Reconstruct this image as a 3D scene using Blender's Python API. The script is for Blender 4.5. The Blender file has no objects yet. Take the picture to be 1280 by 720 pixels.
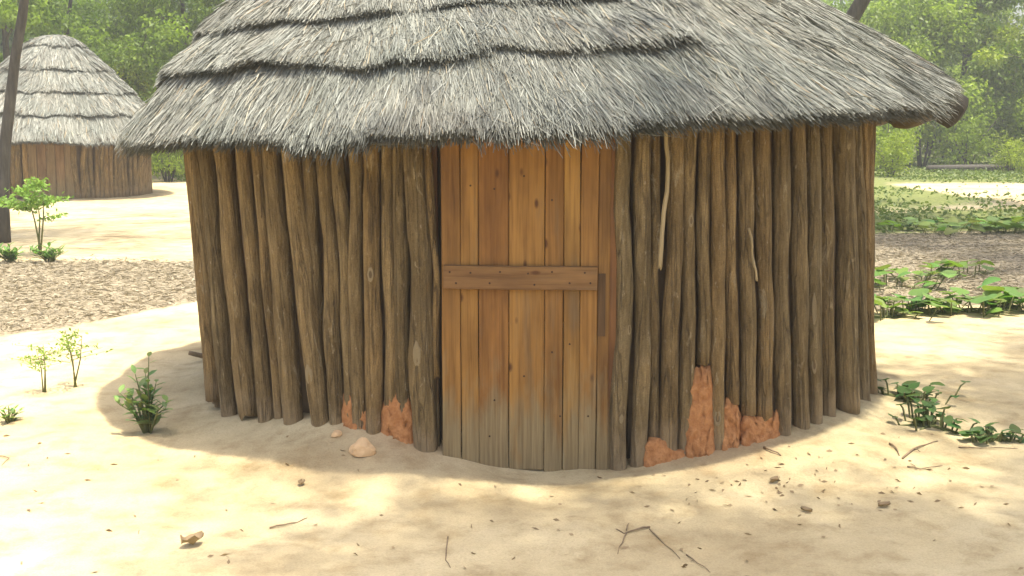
import bpy, math, random
import numpy as np
from mathutils import Vector, Matrix, noise

R_ = math.radians
scene = bpy.context.scene
COL = scene.collection

# ------------------------------------------------------------------ camera
CAM_H = 1.55
FPX = 1500.0                      # focal length in pixels of the 1280 px wide photograph
PITCH = math.atan(210.0 / FPX)
cam_d = bpy.data.cameras.new('camera')
cam = bpy.data.objects.new('camera', cam_d)
COL.objects.link(cam)
cam.location = (0, 0, CAM_H)
cam.rotation_euler = (math.pi / 2 - PITCH, 0, 0)
cam_d.sensor_width = 36.0
cam_d.lens = FPX / 1280.0 * 36.0
cam_d.clip_start = 0.05
cam_d.clip_end = 2000
scene.camera = cam

# ------------------------------------------------------------------ world, sun, exposure
SUN_EL, SUN_AZ = 79.5, 118.0      # azimuth clockwise from +Y; nearly overhead, a little to the right and behind the viewer
world = bpy.data.worlds.new('World')
scene.world = world
world.use_nodes = True
wn = world.node_tree
sky = wn.nodes.new('ShaderNodeTexSky')
sky.sky_type = 'NISHITA'
sky.sun_disc = False
sky.sun_elevation = R_(SUN_EL)
sky.sun_rotation = R_(SUN_AZ)
sky.air_density = 1.0
sky.dust_density = 6.0
sky.ozone_density = 0.6
bg = wn.nodes['Background']
bg.inputs['Strength'].default_value = 0.15
wn.links.new(sky.outputs[0], bg.inputs['Color'])

sun_d = bpy.data.lights.new('sun', 'SUN')
sun_d.energy = 3.2
sun_d.angle = R_(1.2)
sun_d.color = (1.0, 0.95, 0.82)
sun = bpy.data.objects.new('sun', sun_d)
COL.objects.link(sun)
sd = Vector((math.sin(R_(SUN_AZ)) * math.cos(R_(SUN_EL)), math.cos(R_(SUN_AZ)) * math.cos(R_(SUN_EL)), math.sin(R_(SUN_EL))))
sun.rotation_euler = sd.to_track_quat('Z', 'Y').to_euler()
sun.location = sd * 50

vs = scene.view_settings
vs.view_transform = 'Standard'
vs.look = 'None'
vs.exposure = 1.35
vs.gamma = 1.0
vs.use_curve_mapping = False

# ------------------------------------------------------------------ helpers
rng = np.random.default_rng(7)
random.seed(7)
CP, SP = math.cos(PITCH), math.sin(PITCH)


def ray(px, py):
    X = (px - 640.0) / FPX
    V = (360.0 - py) / FPX
    return Vector((X, CP + V * SP, -SP + V * CP))


def at_z(px, py, z=0.0):
    d = ray(px, py)
    t = (z - CAM_H) / d.z
    return Vector((0, 0, CAM_H)) + d * t


def at_y(px, py, y):
    d = ray(px, py)
    return Vector((0, 0, CAM_H)) + d * (y / d.y)


def mesh_np(name, v, faces, mat=None, smooth=True, tint=None):
    """v (n,3); faces list of index tuples or an (m,k) array; tint per vertex"""
    me = bpy.data.meshes.new(name)
    v = np.asarray(v, dtype=np.float32)
    if isinstance(faces, np.ndarray):
        m, k = faces.shape
        me.vertices.add(len(v))
        me.vertices.foreach_set('co', v.ravel())
        me.loops.add(m * k)
        me.loops.foreach_set('vertex_index', faces.astype(np.int32).ravel())
        me.polygons.add(m)
        me.polygons.foreach_set('loop_start', np.arange(0, m * k, k, dtype=np.int32))
        me.update(calc_edges=True)
    else:
        me.from_pydata([tuple(p) for p in v.tolist()], [], faces)
    if smooth:
        me.polygons.foreach_set('use_smooth', np.ones(len(me.polygons), dtype=bool))
    if tint is not None:
        at = me.attributes.new('tint', 'FLOAT', 'POINT')
        at.data.foreach_set('value', np.asarray(tint, dtype=np.float32))
    if mat:
        me.materials.append(mat)
    me.update()
    return me


def link(name, me, parent=None, loc=(0, 0, 0), rot=None, scale=None):
    o = bpy.data.objects.new(name, me)
    COL.objects.link(o)
    o.location = loc
    if rot is not None:
        o.rotation_euler = rot
    if scale is not None:
        o.scale = (scale, scale, scale) if not hasattr(scale, '__len__') else scale
    if parent is not None:
        o.parent = parent
    return o


def thing(name, label, cat, loc=(0, 0, 0), rotz=0.0, group=None, scale=1.0):
    o = bpy.data.objects.new(name, None)
    COL.objects.link(o)
    o.empty_display_size = 0.2
    o.location = loc
    o.rotation_euler = (0, 0, rotz)
    o.scale = (scale,) * 3
    o['label'] = label
    o['category'] = cat
    if group:
        o['group'] = group
    return o


def tag(o, label, cat=None, group=None, kind=None):
    o['label'] = label
    if cat:
        o['category'] = cat
    if group:
        o['group'] = group
    if kind:
        o['kind'] = kind
    return o


def tube(pts, rad, sides=8, cap=True, jitter=0.0, rs=None):
    """verts, faces of a tapered tube along pts"""
    pts = [Vector(p) for p in pts]
    V, F = [], []
    n = len(pts)
    ref = Vector((0, 1, 0)) if abs((pts[-1] - pts[0]).normalized().y) < 0.8 else Vector((1, 0, 0))
    for i, p in enumerate(pts):
        t = (pts[min(i + 1, n - 1)] - pts[max(i - 1, 0)]).normalized()
        u = t.cross(ref).normalized()
        w = t.cross(u).normalized()
        for k in range(sides):
            a = 2 * math.pi * k / sides
            r = rad[i]
            if jitter and rs is not None:
                r *= 1 + jitter * rs.uniform(-1, 1)
            V.append(tuple(p + u * (math.cos(a) * r) + w * (math.sin(a) * r)))
    for i in range(n - 1):
        for k in range(sides):
            a, b = i * sides + k, i * sides + (k + 1) % sides
            F.append((a, b, b + sides, a + sides))
    if cap:
        F.append(tuple(range(sides - 1, -1, -1)))
        F.append(tuple(range((n - 1) * sides, n * sides)))
    return V, F


class MB:
    def __init__(self):
        self.v, self.f = [], []

    def add(self, V, F):
        b = len(self.v)
        self.v += [tuple(p) for p in V]
        self.f += [tuple(i + b for i in q) for q in F]
        return self

    def mesh(self, name, mat, smooth=True):
        return mesh_np(name, np.array(self.v), self.f, mat, smooth)


# ------------------------------------------------------------------ materials
def new_mat(name):
    m = bpy.data.materials.new(name)
    m.use_nodes = True
    nt = m.node_tree
    p = nt.nodes['Principled BSDF']
    p.inputs['Roughness'].default_value = 0.85
    p.inputs['Specular IOR Level'].default_value = 0.25
    return m, nt, p


def N(nt, typ, **kw):
    n = nt.nodes.new(typ)
    for k, v in kw.items():
        setattr(n, k, v)
    return n


def ramp(nt, src, stops):
    r = N(nt, 'ShaderNodeValToRGB')
    els = r.color_ramp.elements
    while len(els) < len(stops):
        els.new(0.5)
    for e, (p, c) in zip(els, stops):
        e.position = p
        e.color = (*c, 1)
    nt.links.new(src, r.inputs[0])
    return r.outputs[0]


def noise_node(nt, vec, scale, detail=4, rough=0.55, dist=0.0):
    n = N(nt, 'ShaderNodeTexNoise')
    n.inputs['Scale'].default_value = scale
    n.inputs['Detail'].default_value = detail
    n.inputs['Roughness'].default_value = rough
    n.inputs['Distortion'].default_value = dist
    nt.links.new(vec, n.inputs['Vector'])
    return n.outputs['Fac']


def mapping(nt, src, scale=(1, 1, 1)):
    m = N(nt, 'ShaderNodeMapping')
    m.inputs['Scale'].default_value = scale
    nt.links.new(src, m.inputs['Vector'])
    return m.outputs[0]


def mix(nt, fac, a, b, mode='MIX'):
    m = N(nt, 'ShaderNodeMix', data_type='RGBA', blend_type=mode)
    for sock, val in ((m.inputs[0], fac), (m.inputs[6], a), (m.inputs[7], b)):
        if hasattr(val, 'links') or isinstance(val, bpy.types.NodeSocket):
            nt.links.new(val, sock)
        elif isinstance(val, (int, float)):
            sock.default_value = val
        else:
            sock.default_value = (*val, 1)
    return m.outputs[2]


def mathn(nt, op, a, b=0.0, clamp=False):
    m = N(nt, 'ShaderNodeMath', operation=op)
    m.use_clamp = clamp
    for s, v in ((m.inputs[0], a), (m.inputs[1], b)):
        if isinstance(v, bpy.types.NodeSocket):
            nt.links.new(v, s)
        else:
            s.default_value = v
    return m.outputs[0]


def maprange(nt, v, a, b, c=0.0, d=1.0):
    m = N(nt, 'ShaderNodeMapRange')
    nt.links.new(v, m.inputs[0])
    for i, x in enumerate((a, b, c, d)):
        m.inputs[i + 1].default_value = x
    return m.outputs[0]


def bump(nt, p, h, strength=0.4, dist=0.02):
    b = N(nt, 'ShaderNodeBump')
    b.inputs['Strength'].default_value = strength
    b.inputs['Distance'].default_value = dist
    nt.links.new(h, b.inputs['Height'])
    nt.links.new(b.outputs[0], p.inputs['Normal'])


def seeded(nt):
    """object coordinates shifted by a per-object random number"""
    tc = N(nt, 'ShaderNodeTexCoord')
    oi = N(nt, 'ShaderNodeObjectInfo')
    v = N(nt, 'ShaderNodeVectorMath', operation='ADD')
    s = mathn(nt, 'MULTIPLY', oi.outputs['Random'], 37.0)
    c = N(nt, 'ShaderNodeCombineXYZ')
    nt.links.new(s, c.inputs[0]); nt.links.new(s, c.inputs[1]); nt.links.new(s, c.inputs[2])
    nt.links.new(tc.outputs['Object'], v.inputs[0])
    nt.links.new(c.outputs[0], v.inputs[1])
    return v.outputs[0], oi


def mat_pole():
    m, nt, p = new_mat('weathered_pole_bark')
    vec, oi = seeded(nt)
    st = noise_node(nt, mapping(nt, vec, (1, 1, 0.10)), 55, 6, 0.65)
    bl = noise_node(nt, mapping(nt, vec, (1, 1, 0.35)), 7, 4, 0.6)
    sp = noise_node(nt, mapping(nt, vec, (1, 1, 0.5)), 60, 3, 0.5)
    c1 = ramp(nt, st, [(0.22, (0.125, 0.094, 0.053)), (0.48, (0.252, 0.195, 0.112)), (0.78, (0.40, 0.325, 0.205))])
    c2 = ramp(nt, bl, [(0.3, (0.62, 0.57, 0.47)), (0.55, (0.95, 0.9, 0.8)), (0.75, (1.25, 1.15, 0.98))])
    c = mix(nt, 1.0, c1, c2, 'MULTIPLY')
    rt = ramp(nt, oi.outputs['Random'], [(0.0, (0.70, 0.68, 0.62)), (0.3, (1.08, 1.02, 0.9)), (0.55, (0.84, 0.85, 0.82)), (0.8, (1.0, 0.9, 0.74)), (1.0, (1.25, 1.15, 0.98))])
    c = mix(nt, 1.0, c, rt, 'MULTIPLY')
    c = mix(nt, maprange(nt, sp, 0.68, 0.78), c, (0.36, 0.29, 0.19))
    fl = noise_node(nt, mapping(nt, vec, (1, 1, 0.28)), 19, 5, 0.7, 0.8)
    c = mix(nt, maprange(nt, fl, 0.60, 0.66, 0.0, 0.6), c, (0.40, 0.325, 0.20))
    c = mix(nt, maprange(nt, fl, 0.37, 0.31, 0.0, 0.55), c, (0.075, 0.055, 0.033))
    fg = noise_node(nt, vec, 190, 3, 0.7)
    c = mix(nt, 1.0, c, ramp(nt, fg, [(0.3, (0.72, 0.7, 0.68)), (0.65, (1.14, 1.13, 1.1))]), 'MULTIPLY')
    ck = noise_node(nt, mapping(nt, vec, (1, 1, 0.045)), 26, 3, 0.5, 0.3)
    crack = maprange(nt, mathn(nt, 'ABSOLUTE', mathn(nt, 'SUBTRACT', ck, 0.5)), 0.018, 0.004)
    c = mix(nt, mathn(nt, 'MULTIPLY', crack, 0.4), c, (0.06, 0.045, 0.026))
    # splashed earth on the lowest part
    geo = N(nt, 'ShaderNodeNewGeometry')
    sx = N(nt, 'ShaderNodeSeparateXYZ'); nt.links.new(geo.outputs['Position'], sx.inputs[0])
    wob = noise_node(nt, geo.outputs['Position'], 9, 4, 0.6)
    zz = mathn(nt, 'SUBTRACT', sx.outputs[2], mathn(nt, 'MULTIPLY', wob, 0.42))
    mudf = mathn(nt, 'MULTIPLY', maprange(nt, zz, 0.06, -0.12), 0.6)
    c = mix(nt, mudf, c, (0.35, 0.26, 0.155))
    nt.links.new(c, p.inputs['Base Color'])
    bump(nt, p, mathn(nt, 'SUBTRACT', mathn(nt, 'ADD', st, mathn(nt, 'MULTIPLY', bl, 0.8)), mathn(nt, 'SUBTRACT', mathn(nt, 'MULTIPLY', crack, 0.6), mathn(nt, 'ADD', mathn(nt, 'MULTIPLY', fl, 1.1), mathn(nt, 'MULTIPLY', fg, 0.2)))), 1.0, 0.02)
    p.inputs['Roughness'].default_value = 0.9
    return m


def mat_thatch(name, dark=1.0, stops=None):
    m, nt, p = new_mat(name)
    at = N(nt, 'ShaderNodeAttribute', attribute_name='tint')
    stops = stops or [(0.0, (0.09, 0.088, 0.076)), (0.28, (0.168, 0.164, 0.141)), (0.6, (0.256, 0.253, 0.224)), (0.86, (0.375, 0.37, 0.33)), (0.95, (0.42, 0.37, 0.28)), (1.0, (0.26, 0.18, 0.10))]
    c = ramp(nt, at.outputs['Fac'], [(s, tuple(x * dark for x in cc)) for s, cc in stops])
    geo = N(nt, 'ShaderNodeNewGeometry')
    big = noise_node(nt, geo.outputs['Position'], 2.2, 4, 0.6)
    c = mix(nt, 1.0, c, ramp(nt, big, [(0.3, (0.76, 0.82, 0.80)), (0.55, (0.97, 1.0, 0.97)), (0.72, (1.06, 1.05, 0.99))]), 'MULTIPLY')
    nt.links.new(c, p.inputs['Base Color'])
    p.inputs['Roughness'].default_value = 0.8
    return m


def mat_thatch_shell():
    m, nt, p = new_mat('thatch_body')
    geo = N(nt, 'ShaderNodeNewGeometry')
    n1 = noise_node(nt, geo.outputs['Position'], 60, 5, 0.7)
    c = ramp(nt, n1, [(0.3, (0.07, 0.06, 0.045)), (0.6, (0.19, 0.17, 0.135)), (0.8, (0.30, 0.27, 0.22))])
    nt.links.new(c, p.inputs['Base Color'])
    bump(nt, p, n1, 0.8, 0.02)
    return m


def mat_plank():
    m, nt, p = new_mat('door_wood')
    vec, oi = seeded(nt)
    g = noise_node(nt, mapping(nt, vec, (1, 1, 0.035)), 70, 6, 0.6, 0.4)
    b = noise_node(nt, mapping(nt, vec, (1, 1, 0.3)), 5, 4, 0.6)
    kn = N(nt, 'ShaderNodeTexVoronoi'); kn.inputs['Scale'].default_value = 9.0
    nt.links.new(mapping(nt, vec, (1, 1, 0.45)), kn.inputs['Vector'])
    c = ramp(nt, g, [(0.28, (0.62, 0.55, 0.45)), (0.5, (0.95, 0.93, 0.9)), (0.75, (1.2, 1.17, 1.1))])
    c = mix(nt, 1.0, oi.outputs['Color'], c, 'MULTIPLY')
    c = mix(nt, 1.0, c, ramp(nt, b, [(0.3, (0.6, 0.55, 0.5)), (0.6, (1.08, 1.07, 1.0))]), 'MULTIPLY')
    st_ = noise_node(nt, mapping(nt, vec, (1, 1, 0.12)), 13, 4, 0.6)
    c = mix(nt, maprange(nt, st_, 0.56, 0.72, 0.0, 0.55), c, (0.16, 0.115, 0.065))
    c = mix(nt, maprange(nt, kn.outputs['Distance'], 0.11, 0.05), c, (0.10, 0.04, 0.012))
    # grey weathering where rain splashes the foot of the boards
    geo = N(nt, 'ShaderNodeNewGeometry')
    sx = N(nt, 'ShaderNodeSeparateXYZ'); nt.links.new(geo.outputs['Position'], sx.inputs[0])
    wob = noise_node(nt, mapping(nt, geo.outputs['Position'], (1, 1, 0.3)), 14, 4, 0.6)
    zz = mathn(nt, 'SUBTRACT', sx.outputs[2], mathn(nt, 'MULTIPLY', mathn(nt, 'SUBTRACT', wob, 0.5), 0.95))
    gy = ramp(nt, g, [(0.3, (0.15, 0.11, 0.055)), (0.7, (0.30, 0.235, 0.125))])
    c = mix(nt, mathn(nt, 'MULTIPLY', maprange(nt, zz, 0.50, 0.18), 0.88), c, gy)
    nt.links.new(c, p.inputs['Base Color'])
    p.inputs['Roughness'].default_value = 0.62
    bump(nt, p, g, 0.35, 0.006)
    return m


def mat_simple(name, c0, c1, scale=12, stretch=(1, 1, 1), bumpd=0.01, rough=0.9, bs=0.6):
    m, nt, p = new_mat(name)
    vec, oi = seeded(nt)
    n1 = noise_node(nt, mapping(nt, vec, stretch), scale, 6, 0.65)
    c = ramp(nt, n1, [(0.3, c0), (0.7, c1)])
    nt.links.new(c, p.inputs['Base Color'])
    p.inputs['Roughness'].default_value = rough
    if bumpd:
        bump(nt, p, n1, bs, bumpd)
    return m


def mat_leaf(name, lo, hi, transl=0.4, rough=0.5):
    m, nt, p = new_mat(name)
    at = N(nt, 'ShaderNodeAttribute', attribute_name='tint')
    oi = N(nt, 'ShaderNodeObjectInfo')
    t = mathn(nt, 'ADD', mathn(nt, 'MULTIPLY', at.outputs['Fac'], 0.75), mathn(nt, 'MULTIPLY', oi.outputs['Random'], 0.25))
    mid = tuple((a + b) / 2 for a, b in zip(lo, hi))
    c = ramp(nt, t, [(0.0, lo), (0.5, mid), (1.0, hi)])
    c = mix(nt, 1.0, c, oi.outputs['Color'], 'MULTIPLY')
    nt.links.new(c, p.inputs['Base Color'])
    p.inputs['Roughness'].default_value = rough
    p.inputs['Specular IOR Level'].default_value = 0.3
    tr = N(nt, 'ShaderNodeBsdfTranslucent')
    tc = mix(nt, 1.0, c, (1.15, 1.25, 0.55), 'MULTIPLY')
    nt.links.new(tc, tr.inputs['Color'])
    ms = N(nt, 'ShaderNodeMixShader')
    ms.inputs[0].default_value = transl
    nt.links.new(p.outputs[0], ms.inputs[1])
    nt.links.new(tr.outputs[0], ms.inputs[2])
    out = nt.nodes['Material Output']
    nt.links.new(ms.outputs[0], out.inputs['Surface'])
    return m


def mat_ground():
    m, nt, p = new_mat('sandy_ground')
    geo = N(nt, 'ShaderNodeNewGeometry')
    pos = geo.outputs['Position']
    big = noise_node(nt, pos, 0.9, 5, 0.6)
    mid = noise_node(nt, pos, 5.0, 6, 0.65)
    fine = noise_node(nt, pos, 120, 3, 0.6)
    c = ramp(nt, big, [(0.3, (0.37, 0.288, 0.16)), (0.5, (0.485, 0.396, 0.234)), (0.7, (0.565, 0.475, 0.296))])
    c = mix(nt, 1.0, c, ramp(nt, mid, [(0.28, (0.68, 0.63, 0.56)), (0.5, (0.98, 0.98, 0.97)), (0.75, (1.12, 1.12, 1.1))]), 'MULTIPLY')
    c = mix(nt, 1.0, c, ramp(nt, fine, [(0.25, (0.86, 0.85, 0.83)), (0.6, (1.05, 1.05, 1.05))]), 'MULTIPLY')
    zc = N(nt, 'ShaderNodeAttribute', attribute_name='zone')
    sp = N(nt, 'ShaderNodeSeparateColor'); nt.links.new(zc.outputs['Color'], sp.inputs[0])
    litter_shade = ramp(nt, noise_node(nt, pos, 22, 5, 0.7), [(0.3, (0.15, 0.12, 0.075)), (0.5, (0.27, 0.225, 0.15)), (0.72, (0.38, 0.33, 0.235))])
    edge = noise_node(nt, pos, 6, 4, 0.6)
    f = maprange(nt, mathn(nt, 'ADD', sp.outputs[0], mathn(nt, 'MULTIPLY', mathn(nt, 'SUBTRACT', edge, 0.5), 0.7)), 0.35, 0.6)
    c = mix(nt, f, c, litter_shade)
    gr = ramp(nt, noise_node(nt, pos, 14, 5, 0.7), [(0.3, (0.085, 0.10, 0.03)), (0.7, (0.20, 0.22, 0.075))])
    f2 = maprange(nt, mathn(nt, 'ADD', sp.outputs[1], mathn(nt, 'MULTIPLY', mathn(nt, 'SUBTRACT', edge, 0.5), 0.8)), 0.35, 0.65)
    c = mix(nt, f2, c, gr)
    c = mix(nt, mathn(nt, 'MULTIPLY', sp.outputs[2], 0.5), c, (0.36, 0.20, 0.105))
    nt.links.new(c, p.inputs['Base Color'])
    p.inputs['Roughness'].default_value = 0.95
    p.inputs['Specular IOR Level'].default_value = 0.1
    h = mathn(nt, 'ADD', mathn(nt, 'MULTIPLY', mid, 1.0), mathn(nt, 'MULTIPLY', fine, 0.12))
    bump(nt, p, h, 0.6, 0.045)
    return m


M_POLE = mat_pole()
M_SHELL = mat_thatch_shell()
M_STRAW = mat_thatch('thatch_straw')
M_PLANK = mat_plank()
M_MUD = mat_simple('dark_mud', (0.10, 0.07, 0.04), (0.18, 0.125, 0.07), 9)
M_CLAY = mat_simple('orange_clay', (0.36, 0.145, 0.05), (0.60, 0.295, 0.12), 22, bumpd=0.03, bs=1.0)
M_SCAR = mat_simple('pale_cut_wood', (0.20, 0.145, 0.075), (0.40, 0.315, 0.18), 90, (1, 1, 0.3))
M_SCARD = mat_simple('dark_heartwood', (0.11, 0.075, 0.038), (0.2, 0.14, 0.075), 30)
M_DRYSTICK = mat_simple('pale_dry_stick', (0.27, 0.20, 0.10), (0.42, 0.33, 0.19), 30, (1, 1, 0.1))
M_TWIG = mat_simple('brown_twig', (0.15, 0.11, 0.065), (0.30, 0.22, 0.135), 30, (1, 1, 0.3), 0.004)
M_BARK = mat_simple('tree_bark', (0.04, 0.036, 0.029), (0.112, 0.101, 0.083), 16, (1, 1, 0.2), 0.02)
M_STONE = mat_simple('orange_stone', (0.50, 0.31, 0.15), (0.66, 0.46, 0.26), 8, bumpd=0.02)
M_BUNDLE = mat_simple('brown_reed_bundle', (0.07, 0.052, 0.03), (0.2, 0.155, 0.09), 30, (0.2, 0.2, 1), 0.03)
M_DEAD = mat_leaf('dead_leaf', (0.16, 0.11, 0.06), (0.38, 0.28, 0.16), 0.1, 0.8)
M_LITTER = mat_leaf('straw_litter', (0.17, 0.14, 0.09), (0.44, 0.38, 0.27), 0.05, 0.8)
M_LEAF = mat_leaf('woodland_leaf', (0.055, 0.090, 0.018), (0.20, 0.25, 0.055), 0.45)
M_BROAD = mat_leaf('creeper_leaf', (0.075, 0.145, 0.03), (0.18, 0.28, 0.065), 0.38, 0.55)
M_WEED = mat_leaf('weed_leaf', (0.07, 0.115, 0.04), (0.15, 0.22, 0.07), 0.3)
M_GREENSTEM = mat_simple('green_stem', (0.10, 0.12, 0.04), (0.19, 0.19, 0.08), 20, bumpd=0)
M_GRASS = mat_leaf('ground_weeds', (0.07, 0.11, 0.025), (0.17, 0.22, 0.06), 0.35)
M_GROUND = mat_ground()

# ------------------------------------------------------------------ ground
HX, HY, HR = 0.135, 7.15, 1.97      # main hut centre and wall radius
fpos = at_z(75, 252, 0.0)
FY, FR = fpos.y + 1.75, 1.78   # distant hut
FX = (75 - 640) / FPX * FY


def sstep(a, b, x):
    t = min(1.0, max(0.0, (x - a) / (b - a)))
    return t * t * (3 - 2 * t)


def gz(x, y):
    dx, dy = x - HX, y - HY
    r = math.hypot(dx, dy)
    a = math.degrees(math.atan2(dy, dx))           # -90 is the front
    # heap of sand around the wall: none at the door, high left of it
    amp = 0.045 + 0.135 * math.exp(-((a + 117) / 19.0) ** 2) + 0.05 * math.exp(-((a + 40) / 25.0) ** 2)
    amp *= 1 - 0.9 * math.exp(-((a + 90) / 12.0) ** 2)
    z = amp * math.exp(-max(0.0, r - HR) / 0.33)
    near = math.exp(-((x) ** 2 + (y - 6) ** 2) / 60.0)
    z += 0.020 * noise.noise((x * 1.6, y * 1.6, 0.3)) * (0.5 + near)
    z += 0.012 * noise.noise((x * 5.2, y * 5.2, 3.1)) * near
    z += 0.010 * noise.noise((x * 3.0, y * 3.4, 6.1)) * near
    z += 0.05 * noise.noise((x * 0.15, y * 0.15, 8.0)) * sstep(8, 25, math.hypot(x, y - 4))
    r2 = math.hypot(x - FX, y - FY)
    z += 0.05 * math.exp(-max(0.0, r2 - FR) / 0.5)
    return z


def zones(x, y):
    """litter, green, clay; litter and green also hold painted shade in the far clearing"""
    n = noise.noise((x * 0.5, y * 0.5, 1.7))
    litter_shade = 0.0
    # strip of dry grass litter left of the hut
    if x < 0:
        edge = 8.9 + 0.33 * (x + 4.6) * -1 * 0.0
        far = 13.2 + 0.3 * n
        near = 8.55 + max(0.0, (x + 3.66)) * 2.0 + 0.25 * n + 0.3 * noise.noise((x * 2.1, y * 2.1, 5.5))
        litter_shade = sstep(near - 0.25, near + 0.25, y) * (1 - sstep(far - 0.5, far + 0.5, y)) * (1 - sstep(-2.75, -2.3, x))
    else:
        litter_shade = sstep(9.6, 10.3, y + 0.5 * n) * (1 - sstep(16.0, 17.0, y + n)) * sstep(2.4, 3.0, x)
        litter_shade = max(litter_shade, 0.9 * sstep(20, 22, y + n) * (1 - sstep(8.6, 9.8, x + 0.7 * n) * (1 - sstep(29, 31, y + n))))  # far litter also paints shade on the clearing, leaving the sunlit strip pale
    green = sstep(34, 48, y + 4 * n) * 0.9
    if x > 2:
        green = max(green, sstep(16.0, 17.0, y + n) * (1 - sstep(20, 22, y + 2 * n)) * 0.8)
        green = max(green, 0.75 * sstep(20.5, 22.5, y + 2 * n) * (1 - sstep(8.8, 9.8, x + 0.7 * n) * (1 - sstep(28.5, 30.5, y + n))))  # green here also darkens the clearing's colour to stand in for tree shade
    green = max(green, sstep(28, 40, math.hypot(x, y)) * 0.7 if y < 20 else 0)
    r = math.hypot(x - HX, y - HY)
    a = math.degrees(math.atan2(y - HY, x - HX))
    clay = math.exp(-max(0.0, r - HR) / 0.22) * (0.9 * math.exp(-((a + 108) / 10) ** 2) + 0.9 * math.exp(-((a + 66) / 12) ** 2))
    return litter_shade, green, clay


def axis(lo, hi, step, far):
    c = list(np.arange(lo, hi + 1e-6, step))
    s, x = step, hi
    out = []
    while x < far:
        s = min(s * 1.09, 25)
        x += s
        out.append(x)
    s, x = step, lo
    pre = []
    while x > -far:
        s = min(s * 1.09, 25)
        x -= s
        pre.append(x)
    return pre[::-1] + c + out


gx, gy = axis(-4.2, 4.8, 0.06, 450), axis(2.6, 10.5, 0.055, 450)
nx, ny = len(gx), len(gy)
gv = np.empty((nx * ny, 3), dtype=np.float32)
gc = np.zeros((nx * ny, 4), dtype=np.float32)
i = 0
for y in gy:
    for x in gx:
        gv[i] = (x, y, gz(x, y))
        gc[i, :3] = zones(x, y)
        i += 1
gc[:, 3] = 1
ii, jj = np.meshgrid(np.arange(nx - 1), np.arange(ny - 1))
b0 = (jj * nx + ii).ravel()
gf = np.stack([b0, b0 + 1, b0 + nx + 1, b0 + nx], axis=1)
gme = mesh_np('ground', gv, gf, M_GROUND)
ca = gme.color_attributes.new('zone', 'FLOAT_COLOR', 'POINT')
ca.data.foreach_set('color', gc.ravel())
ground = link('ground', gme)
tag(ground, 'pale sandy ground of the clearing', kind='structure')


def on_ground(px, py):
    """first point where the line of sight meets the ground"""
    d = ray(px, py)
    t = 1.0
    o = Vector((0, 0, CAM_H))
    step = 0.02
    for _ in range(6000):
        p = o + d * t
        h = p.z - gz(p.x, p.y)
        if h < 0.0005:
            break
        t += max(0.002, min(h * 0.8, 0.5)) / max(0.02, -d.z) * 0.5
    p = o + d * t
    return Vector((p.x, p.y, gz(p.x, p.y)))


# ------------------------------------------------------------------ thatched roofs
class Roof:
    """A cone of thatch from a wavy eave ring to an apex, in hut space"""

    def __init__(self, re, ze, tilt, apex, seed, thick=0.10, wav=1.0, lift=0.0, blunt=0.0):
        self.re, self.ze, self.tilt, self.apex, self.seed, self.thick, self.wav = re, ze, tilt, np.array(apex, float), seed, thick, wav
        self.lift, self.blunt = lift, blunt

    def eave(self, a):
        s = self.seed
        w = self.wav
        r = self.re * (1 + w * (0.006 * np.sin(3 * a + s) + 0.005 * np.sin(7 * a + 2 * s) + 0.004 * np.sin(17 * a + s)))
        z = self.ze + self.tilt * np.cos(a) + self.lift * np.exp(-(np.angle(np.exp(1j * a)) / 0.62) ** 2) + w * (0.012 * np.sin(4 * a + 1.3 * s) + 0.008 * np.sin(11 * a + s) + 0.006 * np.sin(23 * a + s))
        return np.stack([r * np.cos(a), r * np.sin(a), z], -1)

    def surf(self, a, u, off):
        E = self.eave(a)
        d = self.apex - E
        L = np.linalg.norm(d, axis=-1, keepdims=True)
        t = d / L
        around = np.stack([-np.sin(a), np.cos(a), np.zeros_like(a)], -1)
        n = np.cross(around, t)
        n /= np.linalg.norm(n, axis=-1, keepdims=True)
        lump = 0.018 * np.sin(5 * a + 9 * u + self.seed) + 0.012 * np.sin(13 * a - 14 * u) + 0.010 * np.sin(29 * a + 31 * u)
        P = E + d * u[..., None] + n * (off + lump * self.wav)[..., None]
        if self.blunt:
            zc, q = self.apex[2] - self.blunt, 0.4 * self.blunt
            P[..., 2] -= q * np.log1p(np.exp((P[..., 2] - zc) / q))
        return P, n, t, around


def lathe(fn, arr_a, prof_n):
    """fn(a, j) -> (len(a),3) rings; closed round a"""
    rings = [fn(arr_a, j) for j in range(prof_n)]
    v = np.concatenate(rings)
    n = len(arr_a)
    f = []
    for j in range(prof_n - 1):
        k = np.arange(n)
        f.append(np.stack([j * n + k, j * n + (k + 1) % n, (j + 1) * n + (k + 1) % n, (j + 1) * n + k], 1))
    return v, np.concatenate(f)


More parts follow.
